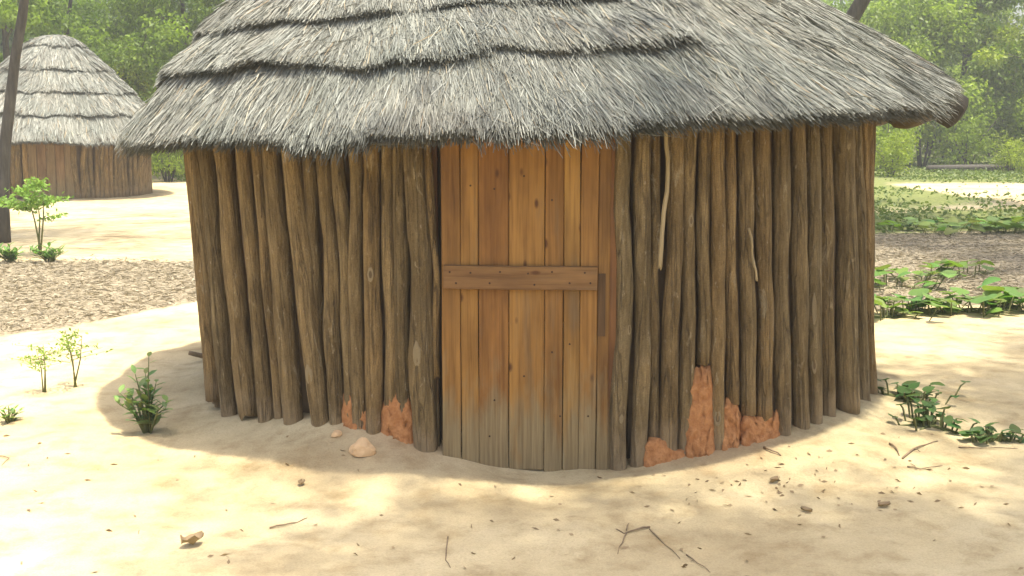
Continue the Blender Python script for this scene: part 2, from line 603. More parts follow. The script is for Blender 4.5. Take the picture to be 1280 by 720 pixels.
def build_roof(root, R, layers, hfun, nstraw, front_only_density, wid, slen, seed, ufun=None, seg=180):
    """layers: list of u where a layer's lower edge lies, the first is 0 (the eave)"""
    rg = np.random.default_rng(seed)
    A = np.linspace(-math.pi, math.pi, seg, endpoint=False)
    ufun = ufun or (lambda k, a: np.full_like(a, layers[k]) + (0.006 * np.sin(5 * a + k) + 0.004 * np.sin(12 * a + 2 * k) + 0.003 * np.sin(31 * a + k)) * (1 if k else 0))
    Ltot = float(np.mean(np.linalg.norm(R.apex - R.eave(A), axis=-1)))
    # body: top face, butt at the eave, underside
    us = [1.0, 0.8, 0.6, 0.4, 0.25, 0.12, 0.04, 0.010]

    def body(a, j):
        if j < len(us):
            return R.surf(a, np.full_like(a, us[j]), np.full_like(a, -0.012 if us[j] < 1 else 0.0))[0]
        if j == len(us):
            return R.surf(a, np.full_like(a, 0.016), np.full_like(a, -R.thick * 0.6))[0]
        if j == len(us) + 1:
            return R.surf(a, np.full_like(a, 0.03), np.full_like(a, -R.thick))[0]
        return R.surf(a, np.full_like(a, 0.3), np.full_like(a, -R.thick))[0]
    v, f = lathe(body, A, len(us) + 3)
    roof = link('roof', mesh_np('roof', v, f[:, ::-1], M_SHELL), root)
    # stepped layers
    for k in range(1, len(layers)):
        top = (layers[k + 1] if k + 1 < len(layers) else 1.0)
        W = (top - layers[k]) * 1.05 if k + 1 < len(layers) else top - layers[k]

        def lay(a, j, k=k, W=W):
            u0 = ufun(k, a)
            h = hfun(k, a)
            if j == 0:
                return R.surf(a, u0 + 0.020, np.full_like(a, -0.02))[0]
            fr = (0.0, 0.08, 0.3, 0.6, 1.0)[j - 1]
            off = h * (1 - fr) - 0.012 if fr < 1 else np.full_like(a, -0.012)
            u = np.minimum(u0 + 0.010 + W * fr, 1.0)
            return R.surf(a, u, off)[0]
        v, f = lathe(lay, A, 6)
        link('thatch_layer', mesh_np('thatch_layer', v, f, M_SHELL), roof)
    # straws
    cnt_w = np.array([(layers[k + 1] if k + 1 < len(layers) else 1.0) - layers[k] for k in range(len(layers))])
    rad_w = np.array([1 - (layers[k] + cnt_w[k] / 2) for k in range(len(layers))])
    # the courses low enough for the picture get full density
    den = np.array([1.0 if layers[k] < 0.42 or not front_only_density else 0.45 for k in range(len(layers))])
    ww = cnt_w * rad_w * den + 0.02
    ww /= ww.sum()
    VV, TT = [], []
    for k in range(len(layers)):
        n = int(nstraw * ww[k])
        a = rg.uniform(-math.pi, math.pi, n)
        if front_only_density:
            keep = (np.sin(a) < 0.35) | (rg.uniform(size=n) < 0.35)
            a = a[keep]
            n = len(a)
        top = layers[k + 1] if k + 1 < len(layers) else 0.995
        u0k = ufun(k, a)
        W = (top - layers[k])
        h = hfun(k, a) if k else np.zeros(n)
        edge = rg.uniform(size=n) < (0.42 if k == 0 else 0.34)
        fray = np.abs(rg.normal(0, 0.005 if k else 0.0075, n))
        # patches where the edge is more ragged
        rag = 0.6 + 0.8 * (np.sin(9 * a + k) * np.sin(4.3 * a + 2 * k + seed) > 0.25)
        u1 = np.where(edge, u0k - fray * rag, u0k + rg.uniform(0, 1.0, n) * (W + 0.01))
        L = rg.uniform(0.6, 1.25, n) * slen
        yaw = rg.normal(0, 0.13, n)
        wild = rg.uniform(size=n) < 0.055
        yaw = np.where(wild, rg.normal(0, 0.55, n), yaw) + 0.10 * np.sin(6 * a + 12 * u1)
        u2 = np.minimum(u1 + L * np.cos(yaw) / Ltot, 0.999)
        rr = R.re * np.maximum(1 - u1, 0.06)
        da = L * np.sin(yaw) / rr
        lift = np.abs(rg.normal(0, 0.007, n)) + 0.002
        lift = np.where(wild, lift + rg.uniform(0, 0.018, n), lift)

        def off(u, a_):
            fr = np.clip((u - u0k) / max(W * 1.05, 1e-3), 0, 1)
            return h * (1 - fr)
        um = (u1 + u2) / 2
        deep = np.where(edge, rg.uniform(0, 1, n) ** 1.3, 0.0) * (h if k else R.thick * 0.95)
        P1, N1, T1, A1 = R.surf(a, u1 + deep * 0.05, off(u1, a) + lift - deep)
        Pm, Nm, _, Am = R.surf(a + da * 0.5, um, off(um, a) + lift * 0.6 + 0.002 - deep)
        P2, N2, _, A2 = R.surf(a + da, u2, off(u2, a) + 0.001 - 0.004 - deep)
        # tips hang down where they leave the edge
        hang = np.clip((u0k - u1) / 0.03, 0, 1.6) * (0.022 if k == 0 else 0.008)
        P1[:, 2] -= hang * rg.uniform(0.3, 1.2, n)
        roll = rg.uniform(-0.9, 0.9, n)[:, None]
        wd = (rg.uniform(0.5, 1.7, n) * wid)[:, None]
        s1 = (A1 * np.cos(roll) + N1 * np.sin(roll)) * wd * 0.35
        sm = (Am * np.cos(roll) + Nm * np.sin(roll)) * wd * 0.5
        s2 = (A2 * np.cos(roll) + N2 * np.sin(roll)) * wd * 0.4
        VV.append(np.stack([P1 - s1, P1 + s1, Pm - sm, Pm + sm, P2 - s2, P2 + s2], 1).reshape(-1, 3))
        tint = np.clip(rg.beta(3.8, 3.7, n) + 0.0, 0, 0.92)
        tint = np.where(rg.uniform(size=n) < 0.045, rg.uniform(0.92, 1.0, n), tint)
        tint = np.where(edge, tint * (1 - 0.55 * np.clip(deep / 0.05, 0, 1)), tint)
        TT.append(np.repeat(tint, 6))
    V = np.concatenate(VV)
    T = np.concatenate(TT)
    m = len(V) // 6
    b = np.arange(m)[:, None] * 6
    F = np.concatenate([b + np.array([[0, 1, 3, 2]]), b + np.array([[2, 3, 5, 4]])])
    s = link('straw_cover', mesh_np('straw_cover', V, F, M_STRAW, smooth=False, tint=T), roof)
    s['kind'] = 'stuff'
    return roof


# ------------------------------------------------------------------ main hut
hut = thing('thatched_hut', 'large round pole-walled hut with grey thatched roof and brown plank door, nearest the viewer', 'hut', (HX, HY, 0))

RM = Roof(2.33, 1.525, 0.09, (-0.66, 0.0, 3.44), 1.0, thick=0.10, wav=0.6, lift=0.16)
LAY = [0.0, 0.148, 0.265, 0.385, 0.52, 0.66, 0.80, 0.92]


def hmain(k, a):
    d = np.degrees(a)
    base = {1: 0.052, 2: 0.045}.get(k, 0.045)
    h = base * (1 + 0.35 * np.sin(4 * a + k) * np.sin(9 * a))
    if k <= 2:
        end = -66 if k == 1 else -70
        fade = np.clip((end - d) / 2.5, 0, 1) + np.clip((d - 60) / 20, 0, 1)
        h = h * np.clip(fade, 0.0, 1)
        if k == 2:
            h = h * (1 - 0.9 * np.exp(-((d + 103) / 3.5) ** 2))
    return h


roof = build_roof(hut, RM, LAY, hmain, 400000, True, 0.0031, 0.24, 11)

# rafters under the thatch
for k in range(20):
    a = 2 * math.pi * (k + 0.3) / 20
    e = np.array([a])
    p0 = RM.surf(e, np.array([0.05]), np.array([-0.155]))[0][0]
    p1 = RM.surf(e, np.array([0.93]), np.array([-0.155]))[0][0]
    V, F = tube([p0, (p0 + p1) / 2 + np.array([0, 0, -0.02]), p1], [0.035, 0.033, 0.025], 7)
    link('rafter', mesh_np('rafter', np.array(V), F, M_BARK), roof)
# rolled bundle of reeds bound under the right end of the eave
bp, br = [], []
for k in range(13):
    a = np.array([R_(-26 + 70 * k / 12)])
    q = RM.surf(a, np.array([0.045]), np.array([-0.20]))[0][0]
    bp.append(Vector(q))
    br.append(0.135 * (0.75 + 0.35 * math.sin(math.pi * k / 12)) * (1 + 0.15 * math.sin(k * 2.3)))
V, F = tube(bp, br, 12, jitter=0.14, rs=random)
link('eave_bundle', mesh_np('eave_bundle', np.array(V), F, M_BUNDLE), roof)
# sawn rafter end that sticks out of the right tip
a = np.array([R_(-8)])
q0 = Vector(RM.surf(a, np.array([0.12]), np.array([-0.13]))[0][0])
q1 = Vector(RM.surf(a, np.array([-0.045]), np.array([-0.115]))[0][0])
V, F = tube([q0, q0.lerp(q1, 0.6), q0.lerp(q1, 0.97), q1], [0.09, 0.1, 0.1, 0.075], 12, jitter=0.08, rs=random)
link('rafter_end', mesh_np('rafter_end', np.array(V), F, M_BARK), roof)

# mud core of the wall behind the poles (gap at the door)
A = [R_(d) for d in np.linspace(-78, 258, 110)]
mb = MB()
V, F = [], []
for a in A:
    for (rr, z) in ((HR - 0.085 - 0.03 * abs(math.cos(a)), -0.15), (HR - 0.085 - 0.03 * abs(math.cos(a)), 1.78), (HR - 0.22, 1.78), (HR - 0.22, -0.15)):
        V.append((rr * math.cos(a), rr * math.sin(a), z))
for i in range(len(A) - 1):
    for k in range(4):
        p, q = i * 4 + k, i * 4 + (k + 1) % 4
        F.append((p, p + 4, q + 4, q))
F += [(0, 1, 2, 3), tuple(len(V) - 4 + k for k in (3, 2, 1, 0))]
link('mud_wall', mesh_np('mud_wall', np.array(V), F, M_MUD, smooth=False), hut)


def cyl_hit(px, py, rad):
    d = ray(px, py)
    ox, oy = -HX, -HY
    a = d.x ** 2 + d.y ** 2
    b = 2 * (ox * d.x + oy * d.y)
    c = ox * ox + oy * oy - rad * rad
    disc = b * b - 4 * a * c
    t = (-b - math.sqrt(max(disc, 0))) / (2 * a)
    return Vector((0, 0, CAM_H)) + d * t


POLES = []


def pole_mesh(h, w, rs, wob=1.0, sides=12, rings=18, kink=0.0):
    pts, rad = [], []
    ph = rs.uniform(0, 20)
    ec = []
    for i in range(rings):
        t = i / (rings - 1)
        env = math.sin(math.pi * min(1, t * 1.0)) * 0.8 + 0.2
        x = wob * (0.016 * noise.noise((ph, t * 3.0, 0)) + 0.006 * noise.noise((ph, t * 9.0, 5)) + kink * math.sin(math.pi * t)) * env
        y = wob * 0.008 * noise.noise((ph + 9, t * 3.0, 0)) * env
        pts.append(Vector((x, y, h * t)))
        rad.append(w / 2 * (1.06 - 0.10 * t) * (1 + 0.20 * noise.noise((ph, t * 5.0, 2)) + 0.07 * noise.noise((ph, t * 16.0, 3))))
    V, F = tube(pts, rad, sides)
    V = np.array(V)
    # uneven cross-section, running with the grain
    ang = np.arange(len(V)) % sides
    for k in range(sides):
        f = 1 + 0.10 * noise.noise((ph, k * 1.3, 7))
        for i in range(rings):
            j = i * sides + k
            c = np.array(pts[i])
            g = f + 0.05 * noise.noise((ph + k, i * 0.9, 4))
            V[j] = c + (V[j] - c) * g
    # ragged foot
    V[:sides, 2] += [0.03 * noise.noise((ph, k * 0.9, 1)) for k in range(sides)]
    return V, F, pts, rad


def add_pole(pt, pb, w, rs, name='pole', mat=None, top=1.72, wob=1.0, kink=0.0, label=None):
    """pt, pb: upper and lower axis points in world space"""
    d = (pt - pb).normalized()
    pb2 = pb
    L = (top - pb.z) / d.z if top is not None else (pt - pb).length
    V, F, pts, rad = pole_mesh(L, w, rs, wob, kink=kink)
    q = d.to_track_quat('Z', 'X')
    o = link(name, mesh_np(name, V, F, mat or M_POLE), hut, pb2 - Vector((HX, HY, 0)))
    o.rotation_mode = 'QUATERNION'
    spin = Vector((0, 0, 1))
    # keep local X along the wall so that the wobble shows sideways
    out = Vector((pb.x - HX, pb.y - HY, 0)).normalized()
    xax = Vector((0, 0, 1)).cross(out).normalized()
    zax = d
    yax = zax.cross(xax).normalized()
    xax = yax.cross(zax).normalized()
    M = Matrix((xax, yax, zax)).transposed()
    o.rotation_quaternion = M.to_quaternion()
    if label:
        o['label'] = label
    POLES.append((o, pb2.copy(), M.copy(), pts, rad))
    return o


# x at the top (y = 200), x at the foot, width in px, y of the foot, radius offset
LEFT = [(243, 268, 26, 500, 0), (259, 286, 26, 512, 0), (281, 313, 30, 520, 0), (305, 333, 25, 522, 0.005), (323, 352, 22, 526, -0.02),
        (341, 368, 29, 532, 0.01), (365, 402, 28, 530, 0.015), (386, 404, 22, 526, -0.025), (404, 423, 25, 532, 0), (424, 440, 22, 530, -0.01),
        (444, 452, 23, 528, 0.0), (465, 468, 27, 540, 0.012), (484, 488, 23, 545, -0.01), (500, 508, 22, 555, -0.005), (517, 535, 36, 596, 0.02),
        (537, 546, 12, 470, 0.012)]
RIGHT = [(779, 774, 27, 596, 0.02), (804, 797, 27, 586, 0.01), (818, 817, 16, 560, -0.02), (843, 836, 29, 568, 0.005),
         (862, 856, 22, 560, 0), (880, 879, 20, 455, -0.01), (897, 897, 24, 548, 0.012), (913, 915, 21, 505, -0.01), (932, 935, 24, 517, 0),
         (953, 955, 25, 520, 0.004), (975, 978, 26, 556, 0.012), (997, 1002, 26, 554, 0), (1016, 1018, 24, 545, 0.0), (1032, 1035, 22, 530, -0.01),
         (1054, 1061, 34, 520, 0.012), (1070, 1079, 22, 512, 0), (1079, 1089, 20, 508, 0)]
CEN = HX / HY * FPX + 640
rs = random.Random(3)
for (xt, xb, w, yb, ro) in LEFT + RIGHT:
    def clampx(x, y):
        lo, hi = 246, 1083
        return x
    pt = cyl_hit(xt, 200, HR + ro)
    pb = cyl_hit(xb, yb, HR + ro)
    # silhouette poles: pull the axis inside
    dist = (Vector((pt.x, pt.y, 0)) - Vector((0, 0, 0))).length
    wm = w / FPX * dist * rs.uniform(0.72, 0.86)
    if yb > 500 and yb not in (505, 517, 520, 455):
        # runs on down into the sand
        d = (pb - pt).normalized()
        pb = pb + d * 0.14
    short = yb in (455, 505, 470)
    lab = None
    add_pole(pt, pb, wm, rs, wob=1.4 if abs(xt - xb) < 22 else 1.1)
# thin peeled stick on the right wall
pt = cyl_hit(829, 165, HR + 0.045)
pb = cyl_hit(825, 335, HR + 0.055)
add_pole(pt, pb, 0.019, rs, mat=M_DRYSTICK, kink=0.018, label='thin pale peeled stick standing before the other poles')
pt = cyl_hit(936, 285, HR + 0.05); pb = cyl_hit(946, 350, HR + 0.055)
add_pole(pt, pb, 0.012, rs, mat=M_DRYSTICK, top=None, label='pale split strip of bark')
# the round of poles out of sight
aL = math.atan2(POLES[0][1].y - HY, POLES[0][1].x - HX)
a0 = math.degrees(math.atan2(POLES[len(LEFT) + len(RIGHT) - 1][1].y - HY, POLES[len(LEFT) + len(RIGHT) - 1][1].x - HX)) + 3.0
a1 = 360 + math.degrees(aL) - 3.0
nrest = int((a1 - a0) / 2.75)
for k in range(nrest + 1):
    a = R_(a0 + (a1 - a0) * k / nrest)
    sh = R_(rs.uniform(-1.3, 1.3))
    w = rs.uniform(0.07, 0.105)
    ro = rs.uniform(-0.012, 0.012)
    # the whole ring leans a little to the left, as the wall does in front
    ft, fb = (0.95, 0.97) if math.cos(a) > 0 else (1.0, 0.955)
    pb = Vector((HX + (HR + ro) * math.cos(a + sh) * fb, HY + (HR + ro) * math.sin(a + sh), -0.1))
    pt = Vector((HX + (HR + ro) * math.cos(a) * ft, HY + (HR + ro) * math.sin(a), 1.4))
    add_pole(pt, pb, w, rs)


# pale cut knots on the poles: an oval lens with a darker heart
def knot_mesh(kind):
    V, F = [], []
    n = 14
    prof = [(1.0, -0.25), (0.92, 0.16), (0.72, 0.24), (0.5, 0.13), (0.0, 0.10)]
    for j, (r, z) in enumerate(prof[:-1]):
        for k in range(n):
            a = 2 * math.pi * k / n
            g = 1 + 0.28 * noise.noise((k * 0.8, j * 0.5, kind * 3.1))
            V.append((r * math.cos(a) * g, r * math.sin(a) * g, z))
    V.append((0, 0, 0.10))
    for j in range(3):
        for k in range(n):
            F.append((j * n + k, j * n + (k + 1) % n, (j + 1) * n + (k + 1) % n, (j + 1) * n + k))
    for k in range(n):
        F.append((3 * n + k, 3 * n + (k + 1) % n, 4 * n))
    me = mesh_np('knot', np.array(V), F, M_SCAR)
    me.materials.append(M_SCARD)
    for pz in me.polygons:
        if kind and pz.index >= 3 * n:
            pz.material_index = 1
    return me


KM = [knot_mesh(0), knot_mesh(1)]


def add_knot(px, py, wpx, hpx, kind=0):
    best = None
    d = ray(px, py)
    o = Vector((0, 0, CAM_H))
    for (ob, pb, M, pts, rad) in POLES[:len(LEFT) + len(RIGHT)]:
        P = [pb + M @ q for q in pts]
        for i in range(len(P)):
            t = (P[i] - o).dot(d) / d.dot(d)
            dd = (o + d * t - P[i]).length
            if best is None or dd < best[0]:
                best = (dd, ob, P[i], rad[i], M, o + d * t)
    dd, ob, c, r, M, hit = best
    zax = M @ Vector((0, 0, 1))
    toc = (o - c); toc.z = 0; toc.normalize()
    side = zax.cross(toc).normalized()
    s = (hit - c).dot(side)
    s = max(-0.7 * r, min(0.7 * r, s))
    hgt = (hit - c).dot(zax)
    outn = (toc * math.sqrt(max(r * r - s * s, 0.2 * r * r)) + side * s)
    nrm = outn.normalized()
    pos = c + outn * 0.95 + zax * hgt
    dist = (pos - o).length
    y = zax
    x = y.cross(nrm).normalized()
    y = nrm.cross(x).normalized()
    Mk = Matrix((x, y, nrm)).transposed().to_4x4()
    Mk.translation = pos
    k = link('knot', KM[kind])
    sw, sh = wpx / FPX * dist / 2, hpx / FPX * dist / 2
    world_m = Mk @ Matrix.Diagonal((sw, sh, min(sw, 0.016), 1))
    k.parent = ob
    pm = Matrix.Translation(ob.location + Vector((HX, HY, 0))) @ ob.rotation_quaternion.to_matrix().to_4x4()
    k.matrix_basis = pm.inverted() @ world_m


for kn in ((381, 468, 11, 28, 0), (463, 342, 8, 20, 1), (521, 440, 10, 34, 0), (484, 518, 8, 16, 1), (897, 520, 9, 22, 1), (777, 522, 6, 13, 0),
           (864, 275, 7, 18, 1), (1018, 385, 6, 44, 0), (1018, 455, 6, 22, 1), (788, 410, 6, 16, 1)):
    add_knot(*kn)


# orange clay showing between the poles
def clay_patch(outline_top, y_bot, rad, seed, thick=0.05):
    """outline_top: [(px, py)] left to right; a lumpy slab on the wall from there down into the sand"""
    n = 16
    xs = np.linspace(outline_top[0][0], outline_top[-1][0], n)
    yt = np.interp(xs, [p[0] for p in outline_top], [p[1] for p in outline_top])
    rows = 14
    V, F = [], []
    for layer in (0, 1):
        for j in range(rows):
            for i in range(n):
                t = j / (rows - 1)
                yy = yt[i] + (y_bot - yt[i]) * t
                edge = min(1, min(i, n - 1 - i) / 1.5, j / 1.5)
                rr = rad + (0.016 * noise.noise((xs[i] * 0.11, yy * 0.11, seed)) + 0.012 * noise.noise((xs[i] * 0.33, yy * 0.33, seed)) + 0.035 * t * t - 0.03 * (1 - edge)) if layer == 0 else rad - thick
                p = cyl_hit(xs[i] + 4.0 * noise.noise((yy * 0.13, i * 0.5, seed)), yy + (1 - t) * 9 * noise.noise((xs[i] * 0.25, seed, 2)), rr)
                V.append(p - Vector((HX, HY, 0)))
    def ix(l, j, i):
        return l * rows * n + j * n + i
    for j in range(rows - 1):
        for i in range(n - 1):
            F.append((ix(0, j, i), ix(0, j + 1, i), ix(0, j + 1, i + 1), ix(0, j, i + 1)))
            F.append((ix(1, j, i), ix(1, j, i + 1), ix(1, j + 1, i + 1), ix(1, j + 1, i)))
    for j in range(rows - 1):
        F.append((ix(0, j, 0), ix(1, j, 0), ix(1, j + 1, 0), ix(0, j + 1, 0)))
        F.append((ix(0, j, n - 1), ix(0, j + 1, n - 1), ix(1, j + 1, n - 1), ix(1, j, n - 1)))
    for i in range(n - 1):
        F.append((ix(0, 0, i), ix(0, 0, i + 1), ix(1, 0, i + 1), ix(1, 0, i)))
        F.append((ix(0, rows - 1, i), ix(1, rows - 1, i), ix(1, rows - 1, i + 1), ix(0, rows - 1, i + 1)))
    return link('clay_patch', mesh_np('clay_patch', np.array([tuple(v) for v in V]), F, M_CLAY), hut)


clay_patch([(856, 500), (866, 462), (884, 455), (893, 470)], 575, HR + 0.03, 1.0)
clay_patch([(900, 512), (908, 496), (920, 500), (926, 520)], 572, HR + 0.025, 2.0)
clay_patch([(925, 530), (930, 515), (948, 520), (962, 512), (976, 514), (977, 530)], 575, HR + 0.035, 3.0)
clay_patch([(800, 562), (812, 546), (832, 548), (846, 562), (860, 560)], 598, HR + 0.045, 4.0)
clay_patch([(425, 512), (434, 486), (446, 498), (456, 506), (462, 515)], 570, HR + 0.026, 5.0)
clay_patch([(474, 512), (484, 494), (500, 488), (512, 494), (520, 510)], 592, HR + 0.026, 6.0)

# ------------------------------------------------------------------ door
DY = HY - HR - 0.01                     # plane of the boards' faces


def box_mesh(name, x0, x1, y0, y1, z0, z1, mat, bev=0.0025, rs=None, jag=0.0, skew=0.0):
    """a board with softened long edges and slightly uneven ends; local origin at its foot"""
    w, t = (x1 - x0) / 2, (y1 - y0)
    prof = [(-w, t), (-w, bev), (-w + bev, 0), (w - bev, 0), (w, bev), (w, t)]
    nz = 7
    V, F = [], []
    sd_ = rs.uniform(0, 50) if rs else 0
    for j in range(nz):
        z = (z1 - z0) * j / (nz - 1)
        dx = 0.0025 * noise.noise((sd_, z * 2.5, 0)) + skew * (j / (nz - 1) - 0.5)
        dy = 0.004 * noise.noise((sd_, z * 1.7, 4))
        for k, (px_, py_) in enumerate(prof):
            zz = z
            if j in (0, nz - 1) and jag:
                zz += jag * noise.noise((sd_, k * 0.6, j))
            V.append((px_ + dx, py_ + dy, zz))
    n = len(prof)
    for j in range(nz - 1):
        for k in range(n):
            p, q = j * n + k, j * n + (k + 1) % n
            F.append((p, q, q + n, p + n))
    F.append(tuple(range(n - 1, -1, -1)))
    F.append(tuple(range((nz - 1) * n, nz * n)))
    return mesh_np(name, np.array(V), F, mat, smooth=False), (x0 + x1) / 2


dc = at_y(650, 590, DY)
door = bpy.data.objects.new('door', None)
COL.objects.link(door)
door.parent = hut
door.location = (dc.x - HX, DY - HY, 0)
PL = [(553.5, 577, (0.42, 0.185, 0.055)), (577, 599, (0.47, 0.21, 0.055)), (599, 636, (0.36, 0.125, 0.036)), (636, 680, (0.52, 0.235, 0.065)),
      (680, 703, (0.40, 0.165, 0.048)), (703, 723, (0.56, 0.285, 0.085)), (723, 745, (0.44, 0.19, 0.055)), (745, 760, (0.33, 0.15, 0.05))]
rs2 = random.Random(12)
zt = 1.70
for i, (xa, xb, colr) in enumerate(PL):
    yb = 583 + 9 * min(1, max(0, (xa - 553) / 130.0)) + rs2.uniform(-1, 1)
    pa, pb_ = at_y(xa, yb, DY), at_y(xb, yb, DY)
    gap = 0.0013
    z0 = max(pa.z, -0.02) if False else pa.z + 0.004
    me, cx = box_mesh('plank', pa.x + gap, pb_.x - gap, 0, 0.028, z0, zt, M_PLANK, rs=rs2, jag=0.008, skew=rs2.uniform(-0.004, 0.006))
    o = link('plank', me, door, (cx - dc.x, rs2.uniform(-0.003, 0.004), z0))
    colr = tuple(0.55 * c_ + 0.45 * m_ for c_, m_ in zip(colr, (0.44, 0.192, 0.055)))
    o.color = (colr[0] * 0.58 + 0.028, colr[1] * 0.64 + 0.024, colr[2] * 0.62 + 0.007, 1)
# rail across
ra, rb = at_y(555, 361, DY), at_y(746, 361, DY)
z0, z1 = ra.z, at_y(555, 332, DY).z
me, cx = box_mesh('rail', 0, z1 - z0, 0, 0.026, 0, rb.x - ra.x, M_PLANK, rs=rs2, jag=0.003)
rail = link('rail', me, door, (ra.x - dc.x, -0.03, (z0 + z1) / 2 + 0.004), (0, math.pi / 2 + 0.012, 0))
rail.color = (0.225, 0.125, 0.052, 1)
# backing battens and a hinge stile inside
for zz in (0.12, 1.5):
    me, cx = box_mesh('batten', 0, 0.09, 0, 0.03, 0, 0.68, M_PLANK, rs=rs2)
    o = link('batten', me, door, (-0.32, 0.05, zz), (0, math.pi / 2, 0))
    o.color = (0.30, 0.14, 0.05, 1)
# nail heads along the rail
nm = MB()
V, F = [], []
for k in range(8):
    a = 2 * math.pi * k / 8
    V.append((0.0045 * math.cos(a), 0.0, 0.0045 * math.sin(a)))
V.append((0, -0.0025, 0))
F = [((k + 1) % 8, k, 8) for k in range(8)]
M_NAIL = mat_simple('rusty_nail', (0.03, 0.018, 0.012), (0.08, 0.045, 0.03), 30, bumpd=0)
nail_me = mesh_np('nail', np.array(V), F, M_NAIL)
for (px, py) in ((562, 340), (570, 354), (588, 341), (612, 354), (625, 340), (660, 342), (668, 356), (690, 340), (712, 354), (731, 341), (738, 354)):
    q = at_y(px, py, DY - 0.031)
    link('nail', nail_me, door, (q.x - dc.x, -0.0312, q.z))
for (px, py) in ((588, 232), (618, 236), (655, 220), (690, 250), (618, 500), (612, 545), (655, 470), (690, 440), (712, 430), (700, 520), (735, 520)):
    q = at_y(px, py, DY)
    link('nail', nail_me, door, (q.x - dc.x, -0.0042, q.z))
# door post on the right and dark lintel
pa, pb_ = at_y(758, 588, DY + 0.01), at_y(770, 588, DY + 0.01)
me, cx = box_mesh('door_post', pa.x, pb_.x, 0, 0.06, 0.0, 1.72, M_PLANK, rs=rs2, skew=0.012)
o = link('door_post', me, hut, (cx - HX, DY + 0.012 - HY, 0.0))
o.color = (0.23, 0.11, 0.042, 1)
pa = at_y(546, 588, DY + 0.05)
me, cx = box_mesh('door_post', pa.x - 0.03, pa.x + 0.012, 0, 0.06, 0.0, 1.72, M_PLANK, rs=rs2)
o = link('door_post', me, hut, (cx - HX, DY + 0.075 - HY, 0.0))
o.color = (0.16, 0.08, 0.035, 1)
# dark metal latch plate
q0, q1 = at_y(747, 420, DY), at_y(757, 342, DY)
V = []
for (x, z) in ((q0.x, q0.z), (q1.x, q0.z), (q1.x, q1.z), (q0.x, q1.z)):
    V += [(x - dc.x, -0.009, z), (x - dc.x, -0.002, z)]
F = [(0, 2, 4, 6), (1, 7, 5, 3), (0, 1, 3, 2), (2, 3, 5, 4), (4, 5, 7, 6), (6, 7, 1, 0)]
link('latch_board', mesh_np('latch_board', np.array(V), F, mat_simple('dark_old_wood', (0.07, 0.04, 0.02), (0.14, 0.08, 0.035), 20, (1, 1, 0.1)), smooth=False), door)

# ------------------------------------------------------------------ distant hut
fz = gz(FX, FY - FR)
hut2 = thing('thatched_hut', 'smaller distant round hut with tiered grey thatch beyond the thin tree', 'hut', (FX, FY, fz))
dfar = FY
m_px = FY / FPX
ez = at_y(75, 178, FY - 2.4).z - fz
pz_ = at_y(75, 44, FY).z - fz
RF = Roof(2.42, ez + 0.02, -0.02, (0.1, 0, pz_ + 0.34), 2.3, thick=0.12, wav=1.0, blunt=0.32)
LF = [0.0, 0.19, 0.37, 0.55, 0.76]


def hfar(k, a):
    return {1: 0.06, 2: 0.06, 3: 0.06, 4: 0.055}.get(k, 0.06) * (1 + 0.3 * np.sin(7 * a + k))


build_roof(hut2, RF, LF, hfar, 60000, True, 0.010, 0.30, 21, seg=110)
hw = ez + 0.35
A = [R_(d) for d in np.linspace(0, 360, 61)[:-1]]
V, F = [], []
for a in A:
    V += [((FR - 0.06) * math.cos(a), (FR - 0.06) * math.sin(a), -0.1), ((FR - 0.06) * math.cos(a), (FR - 0.06) * math.sin(a), hw)]
n = len(A)
for i in range(n):
    j = (i + 1) % n
    F.append((2 * i, 2 * j, 2 * j + 1, 2 * i + 1))
link('mud_wall', mesh_np('mud_wall', np.array(V), F, M_MUD), hut2)
rs3 = random.Random(8)
pm = []
for k in range(6):
    V, F, _, _ = pole_mesh(hw + 0.1, 0.10, rs3, 1.6, sides=7, rings=7)
    pm.append(mesh_np('pole', V, F, M_POLE))
DA0, DA1 = -87.0, -60.0         # azimuths of its doorway
d = 0.0
while d < 360:
    az = d - 180
    d += rs3.uniform(2.7, 3.7)
    if DA0 < az < DA1:
        continue
    a = R_(az)
    s = rs3.uniform(0.8, 1.25)
    o = link('pole', pm[rs3.randrange(6)], hut2, (FR * math.cos(a), FR * math.sin(a), -0.08))
    o.rotation_euler = (0, 0, a + math.pi / 2)
    o.rotation_euler = Matrix.Rotation(a + math.pi / 2, 3, 'Z').to_4x4().to_euler()
    lean = Matrix.Rotation(rs3.uniform(-0.05, 0.09), 3, 'Y')
    o.rotation_euler = (Matrix.Rotation(a + math.pi / 2, 3, 'Z') @ lean).to_euler()
    o.scale = (s, s, 1)
# its door: five vertical boards
fdoor = bpy.data.objects.new('door', None)
COL.objects.link(fdoor)
fdoor.parent = hut2
am = R_((DA0 + DA1) / 2)
fdoor.location = ((FR - 0.03) * math.cos(am), (FR - 0.03) * math.sin(am), 0)
fdoor.rotation_euler = (0, 0, am + math.pi / 2)
for k in range(5):
    w = 0.165
    me, cx = box_mesh('plank', -w / 2 + 0.004, w / 2 - 0.004, 0, 0.03, 0, hw, M_PLANK, rs=rs3, bev=0.004)
    o = link('plank', me, fdoor, ((k - 2) * w, 0, 0.0))
    o.color = (0.21 + 0.02 * (k % 2), 0.15, 0.082, 1)


